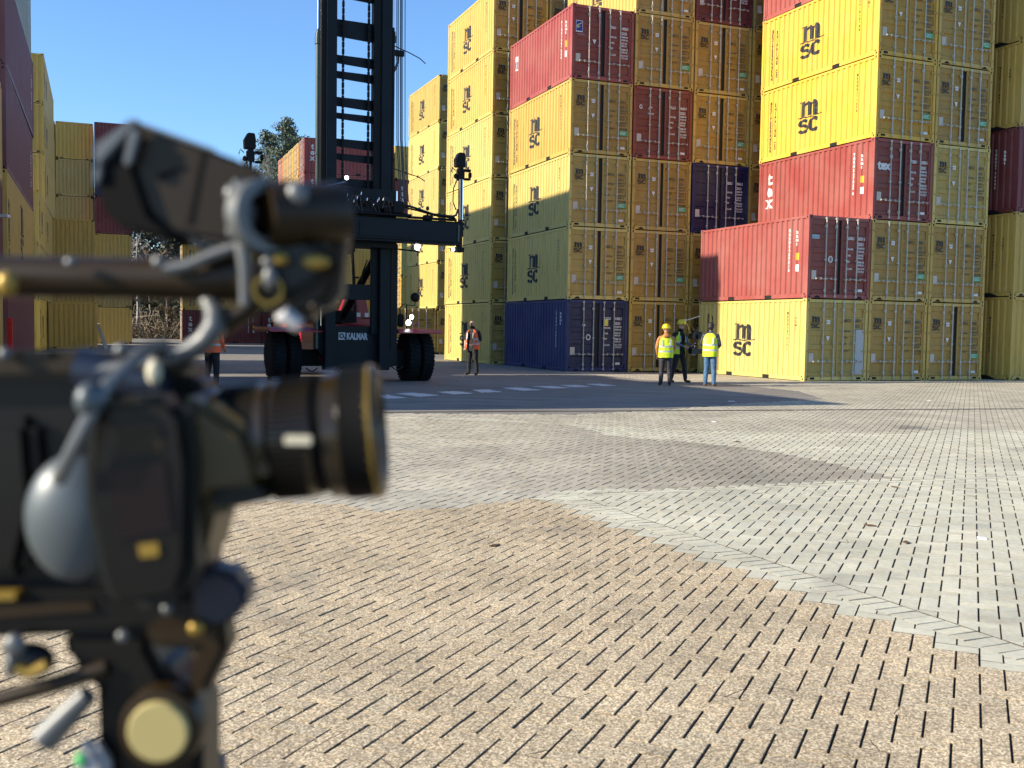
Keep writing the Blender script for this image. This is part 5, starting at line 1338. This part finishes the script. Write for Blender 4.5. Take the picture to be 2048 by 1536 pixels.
# base plate, shoe and knobs below
b1 = put(plate([(-320, 1180), (200, 1185), (430, 1180), (440, 1262), (-320, 1290)], -0.01, 0.10), 'base_plate', CAMB, bevel=0.004)
put(plate([(-320, 1225), (180, 1205), (190, 1222), (-320, 1262)], -0.016, -0.0105), 'brass_strip', OLIV, b1)
a = plate([(380, 1140), (440, 1134), (486, 1160), (498, 1198), (488, 1226), (440, 1250), (384, 1250)], -0.03, 0.03); put(a, 'lock_lever', BLU, bevel=0.005)
put(plate([(392, 1228), (470, 1222), (452, 1262), (395, 1268)], -0.02, 0.03), 'lever_foot', OLIV, bevel=0.004)
a = MB(); a.ellip(W(392, 1256, -.03), 17*PX, 12*PX, 15*PX, 12, 8); put(a, 'brass_screw', BRASS)
a = MB(); a.ellip(W(246, 1272, -.02), 14*PX, 12*PX, 13*PX, 12, 8); a.ellip(W(334, 1218, -.045), 12*PX, 10*PX, 12*PX, 12, 8); put(a, 'screw', CAMS)
# top plate and rails
put(plate([(-320, 708), (130, 700), (375, 712), (380, 752), (-320, 770)], 0.0, 0.07), 'top_plate', OLIV, bevel=0.003)
put(plate([(20, 700), (105, 700), (105, 722), (20, 724)], -0.004, 0.02), 'rail_clamp', CAMB, bevel=0.002)
a = MB(); a.ellip(W(243, 700, -.01), 15*PX, 14*PX, 15*PX, 12, 8); a.ellip(W(10, 708, -.01), 14*PX, 12*PX, 14*PX, 12, 8); put(a, 'screw', CAMS)
a = MB(); a.ellip(W(308, 745, -.015), 16*PX, 13*PX, 26*PX, 12, 8); put(a, 'knob', CRM)
a = MB(); a.ellip(W(318, 704, -.015), 16*PX, 13*PX, 15*PX, 12, 8); put(a, 'blue_knob', BLU)
# handle with its curved front strut
put(MB().pipe([W(-330, 548, .03), W(0, 553, .03), (W(250, 556, .03)), W(420, 560, .03), W(500, 552, .03)], 42*PX, 16, rads=[42*PX, 42*PX, 42*PX, 46*PX, 56*PX]), 'top_handle', OLIV)
put(MB().pipe([W(395, 588, .03), W(418, 604, .02), W(431, 628, .01), W(429, 655, .0), W(409, 682, .0), W(375, 703, .0), W(338, 720, 0), W(250, 735, 0), W(170, 742, 0)], 20*PX, 12, rads=[12*PX, 17*PX, 21*PX, 23*PX, 22*PX, 19*PX, 17*PX, 15*PX, 11*PX]), 'handle_strut', CAMS)
put(MB().pipe([W(525, 585, .03), W(492, 622, .02), W(455, 645, .02), W(424, 664, .02), W(385, 700, .02)], 21*PX, 10), 'handle_brace', OLIV)
a = MB(); a.ellip(W(318, 524, -.01), 14*PX, 12*PX, 14*PX, 12, 8); a.ellip(W(142, 524, -.01), 14*PX, 10*PX, 10*PX, 12, 8); put(a, 'screw', CAMS)
a = MB(); a.ellip(W(14, 568, -.02), 22*PX, 16*PX, 26*PX, 12, 8); put(a, 'brass_screw', BRASS)
put(MB().pipe([W(330, 540, -.01), W(375, 532, -.01), W(420, 512, -.01), W(470, 495, -.01), W(520, 480, -.01)], 13*PX, 8), 'pale_cable', CAMS)
put(MB().pipe([W(320, 478, .01), W(350, 462, .0), W(375, 462, .0), W(400, 490, .0), W(440, 498, .01)], 9*PX, 8), 'pale_cable', CAMS)
# hooded monitor at the top
h0 = put(plate([(250, 252), (268, 240), (470, 318), (520, 345), (500, 470), (440, 482), (345, 466), (300, 430), (236, 325)], -0.02, 0.05), 'monitor_hood', OLIV, bevel=0.002)
put(plate([(186, 292), (262, 238), (256, 300), (300, 428), (345, 466), (352, 486), (236, 455), (205, 420), (184, 345)], -0.030, 0.048), 'hood_front', RUB, h0, bevel=0.004)
put(plate([(184, 290), (262, 234), (282, 240), (236, 290), (200, 330), (188, 330)], -0.036, -0.029), 'hood_edge', CAMS, h0, bevel=0.002)
put(plate([(257, 256), (281, 262), (262, 330), (243, 330)], -0.038, -0.029), 'hood_rim', CAMS, h0, bevel=0.001)
put(plate([(182, 345), (204, 315), (202, 358), (188, 372)], -0.036, -0.029), 'hood_rim', CAMS, h0, bevel=0.001)
put(plate([(405, 296), (416, 300), (388, 452), (374, 450)], -0.0205, -0.0195), 'groove', RUB, h0)
put(plate([(312, 352), (368, 330), (370, 336), (316, 360)], -0.022, -0.019), 'scratch', RUB, h0)
put(plate([(268, 240), (430, 298), (428, 304), (270, 248)], -0.0235, -0.019), 'top_edge', CAMS, h0)
# monitor arm joint
put(plate([(440, 330), (505, 318), (520, 400), (500, 500), (452, 505), (446, 420)], -0.01, 0.04), 'hinge_block', RUB, bevel=0.003)
a = MB(); a.ellip(W(466, 388, -.03), 18*PX, 14*PX, 20*PX, 12, 8); a.ellip(W(474, 462, -.03), 22*PX, 14*PX, 18*PX, 12, 8); put(a, 'screw', CAMS)
put(MB().pipe([W(474, 360, -.03), W(482, 390, -.03), W(500, 420, -.03), W(488, 455, -.03), W(488, 500, -.03), W(490, 545, -.03), W(490, 610, -.03)], 12*PX, 10, rads=[9*PX, 12*PX, 15*PX, 20*PX, 17*PX, 12*PX, 11*PX]), 'joint_arm', CAMS)
# viewfinder tube: big ring and barrel
c0 = W(530, 432, -.035)
def ring(c, d, rx, t, n=28): 
    b = MB(); b.lathe(c, c + d, [(0, rx - t), (0, rx), (t*1.4, rx), (t*1.4, rx - t), (0, rx - t)], n, cap=False); return b
put(ring(W(512, 432, -.02), Vector((0.75, -0.66, 0)), 70*PX, 26*PX), 'ring_bracket', CAMS)
put(MB().lathe(W(528, 430, -.025), W(690, 428, .03), [(0, 44*PX), (2*PX, 64*PX), (60*PX, 68*PX), (62*PX, 62*PX), (150*PX, 64*PX), (164*PX, 58*PX)], 28), 'viewfinder_tube', OLIV)
put(plate([(548, 368), (684, 376), (690, 470), (676, 590), (640, 632), (590, 645), (500, 612), (506, 470)], 0.0, 0.07), 'motor_block', OLIV, bevel=0.006)
put(plate([(512, 478), (600, 470), (660, 500), (648, 560), (560, 606), (510, 590)], -0.02, 0.0), 'motor_face', CAMB, bevel=0.004)
a = MB(); a.ellip(W(632, 524, -.03), 27*PX, 12*PX, 15*PX, 14, 8); a.ellip(W(562, 518, -.03), 16*PX, 12*PX, 13*PX, 14, 8); put(a, 'brass_cap', BRASS)
put(ring(W(536, 580, -.03), Vector((0.2, -1, 0)), 30*PX, 7*PX), 'brass_ring', BRASS)
a = MB(); a.ellip(W(540, 556, -.035), 15*PX, 12*PX, 24*PX, 12, 8); a.ellip(W(536, 524, -.03), 14*PX, 12*PX, 13*PX, 12, 8); a.ellip(W(594, 388, -.04), 22*PX, 14*PX, 26*PX, 12, 8); put(a, 'steel_knob', CAMS)
put(MB().pipe([W(556, 640, -.03), W(572, 632, -.03), W(600, 652, -.03)], 18*PX, 10, rads=[12*PX, 20*PX, 15*PX]), 'white_clamp', WHT)
a = MB(); a.ellip(W(630, 614, -.02), 13*PX, 10*PX, 13*PX, 12, 8); put(a, 'screw', OLIV)
# side cage detail at the far left
for x, y, r in ((40, 870, 16), (22, 905, 22), (30, 952, 18), (8, 1105, 15)): a = MB(); a.ellip(W(x, y, .025), r*PX, 10*PX, r*PX, 12, 8); put(a, 'cage_knob', CAMG)
put(plate([(-320, 830), (60, 835), (75, 1010), (40, 1160), (-320, 1170)], 0.0, 0.05), 'cage_side', CAMB, bevel=0.005)
put(plate([(-320, 1190), (30, 1185), (30, 1200), (-320, 1210)], -0.02, 0.0), 'cage_rail', BRASS)
# tripod head
hd = put(plate([(120, 1262), (300, 1262), (300, 1300), (326, 1348), (362, 1356), (385, 1385), (402, 1430), (402, 1700), (200, 1700), (188, 1360), (130, 1330)], 0.0, 0.10), 'fluid_head', CAMB, tri, bevel=0.005)
put(plate([(290, 1240), (445, 1240), (454, 1300), (432, 1345), (405, 1402), (366, 1372), (392, 1302), (290, 1296)], -0.02, 0.04), 'side_bracket', OLIV, tri, bevel=0.003)
c = W(318, 1462, -.03)
kn = put(MB().lathe(c + Vector((0, .010, 0)), c + Vector((0, -1, 0)), [(0, 84*PX), (.007, 84*PX), (.0095, 80*PX), (.010, 70*PX)], 36), 'pan_knob', OLIV, tri)
c = W(318, 1462, -.03)
put(MB().lathe(c + Vector((0.0, .0015, 0)), c + Vector((0, -1, 0)), [(0, 62*PX), (.003, 61*PX), (.004, 57*PX)], 36), 'knob_disc', YDISC, kn)
for dx_ in (-14, 14): put(MB().pipe([W(322 + dx_, 1430, -.0325), W(326 + dx_, 1462, -.0325), W(320 + dx_, 1490, -.0325)], 4*PX, 6), 'knob_engraving', OLIV, kn)
put(MB().pipe([W(-330, 1450, -.01), W(0, 1398, -.01), W(110, 1368, -.01), W(215, 1335, 0)], 18*PX, 10), 'pan_handle', OLIV, tri)
put(rod((90, 1478), (176, 1388), 30, -0.02, n=12, r1=20), 'tilt_lever', CAMS, tri)
put(plate([(146, 1500), (178, 1478), (212, 1530), (216, 1600), (140, 1600)], -0.03, 0.0), 'level_housing', WHT, tri, bevel=0.003)
a = MB(); a.ellip(W(160, 1520, -.032), 11*PX, 6*PX, 16*PX, 12, 8); put(a, 'spirit_level', GRN, tri)
a = MB(); a.ellip(W(62, 1320, -.01), 48*PX, 30*PX, 36*PX, 16, 10); put(a, 'drag_knob', CAMB, tri)
a = MB(); a.ellip(W(28, 1292, -.025), 24*PX, 14*PX, 26*PX, 12, 8); a.ellip(W(22, 1330, -.025), 12*PX, 14*PX, 26*PX, 12, 8); put(a, 'steel_edge', CAMS, tri)
put(MB().pipe([W(36, 1335, -.03), W(60, 1347, -.03), W(95, 1330, -.03)], 12*PX, 8), 'brass_edge', BRASS, tri)
put(MB().lathe((triloc.x, triloc.y + .02, 1.08), (triloc.x, triloc.y + .02, 1.33), [(0, .02), (.06, .03), (.14, .03), (.20, .025)], 24), 'bowl', CAMB, tri)
for k, an in enumerate((R(95), R(215), R(335))):
    f_ = Vector((math.cos(an)*.42, math.sin(an)*.42, 0)) + triloc; t0 = Vector((triloc.x + math.cos(an)*.05, triloc.y + .02 + math.sin(an)*.05, 1.12))
    lg = put(MB().tube(t0, f_ + (t0 - f_)*.02, .016, 10), 'leg', CAMG, tri); put(MB().tube(f_ + Vector((0, 0, .0)), f_ + (t0 - f_)*.03, .02, 10), 'rubber_foot', RUB, lg)
print('objects', len(bpy.data.objects))
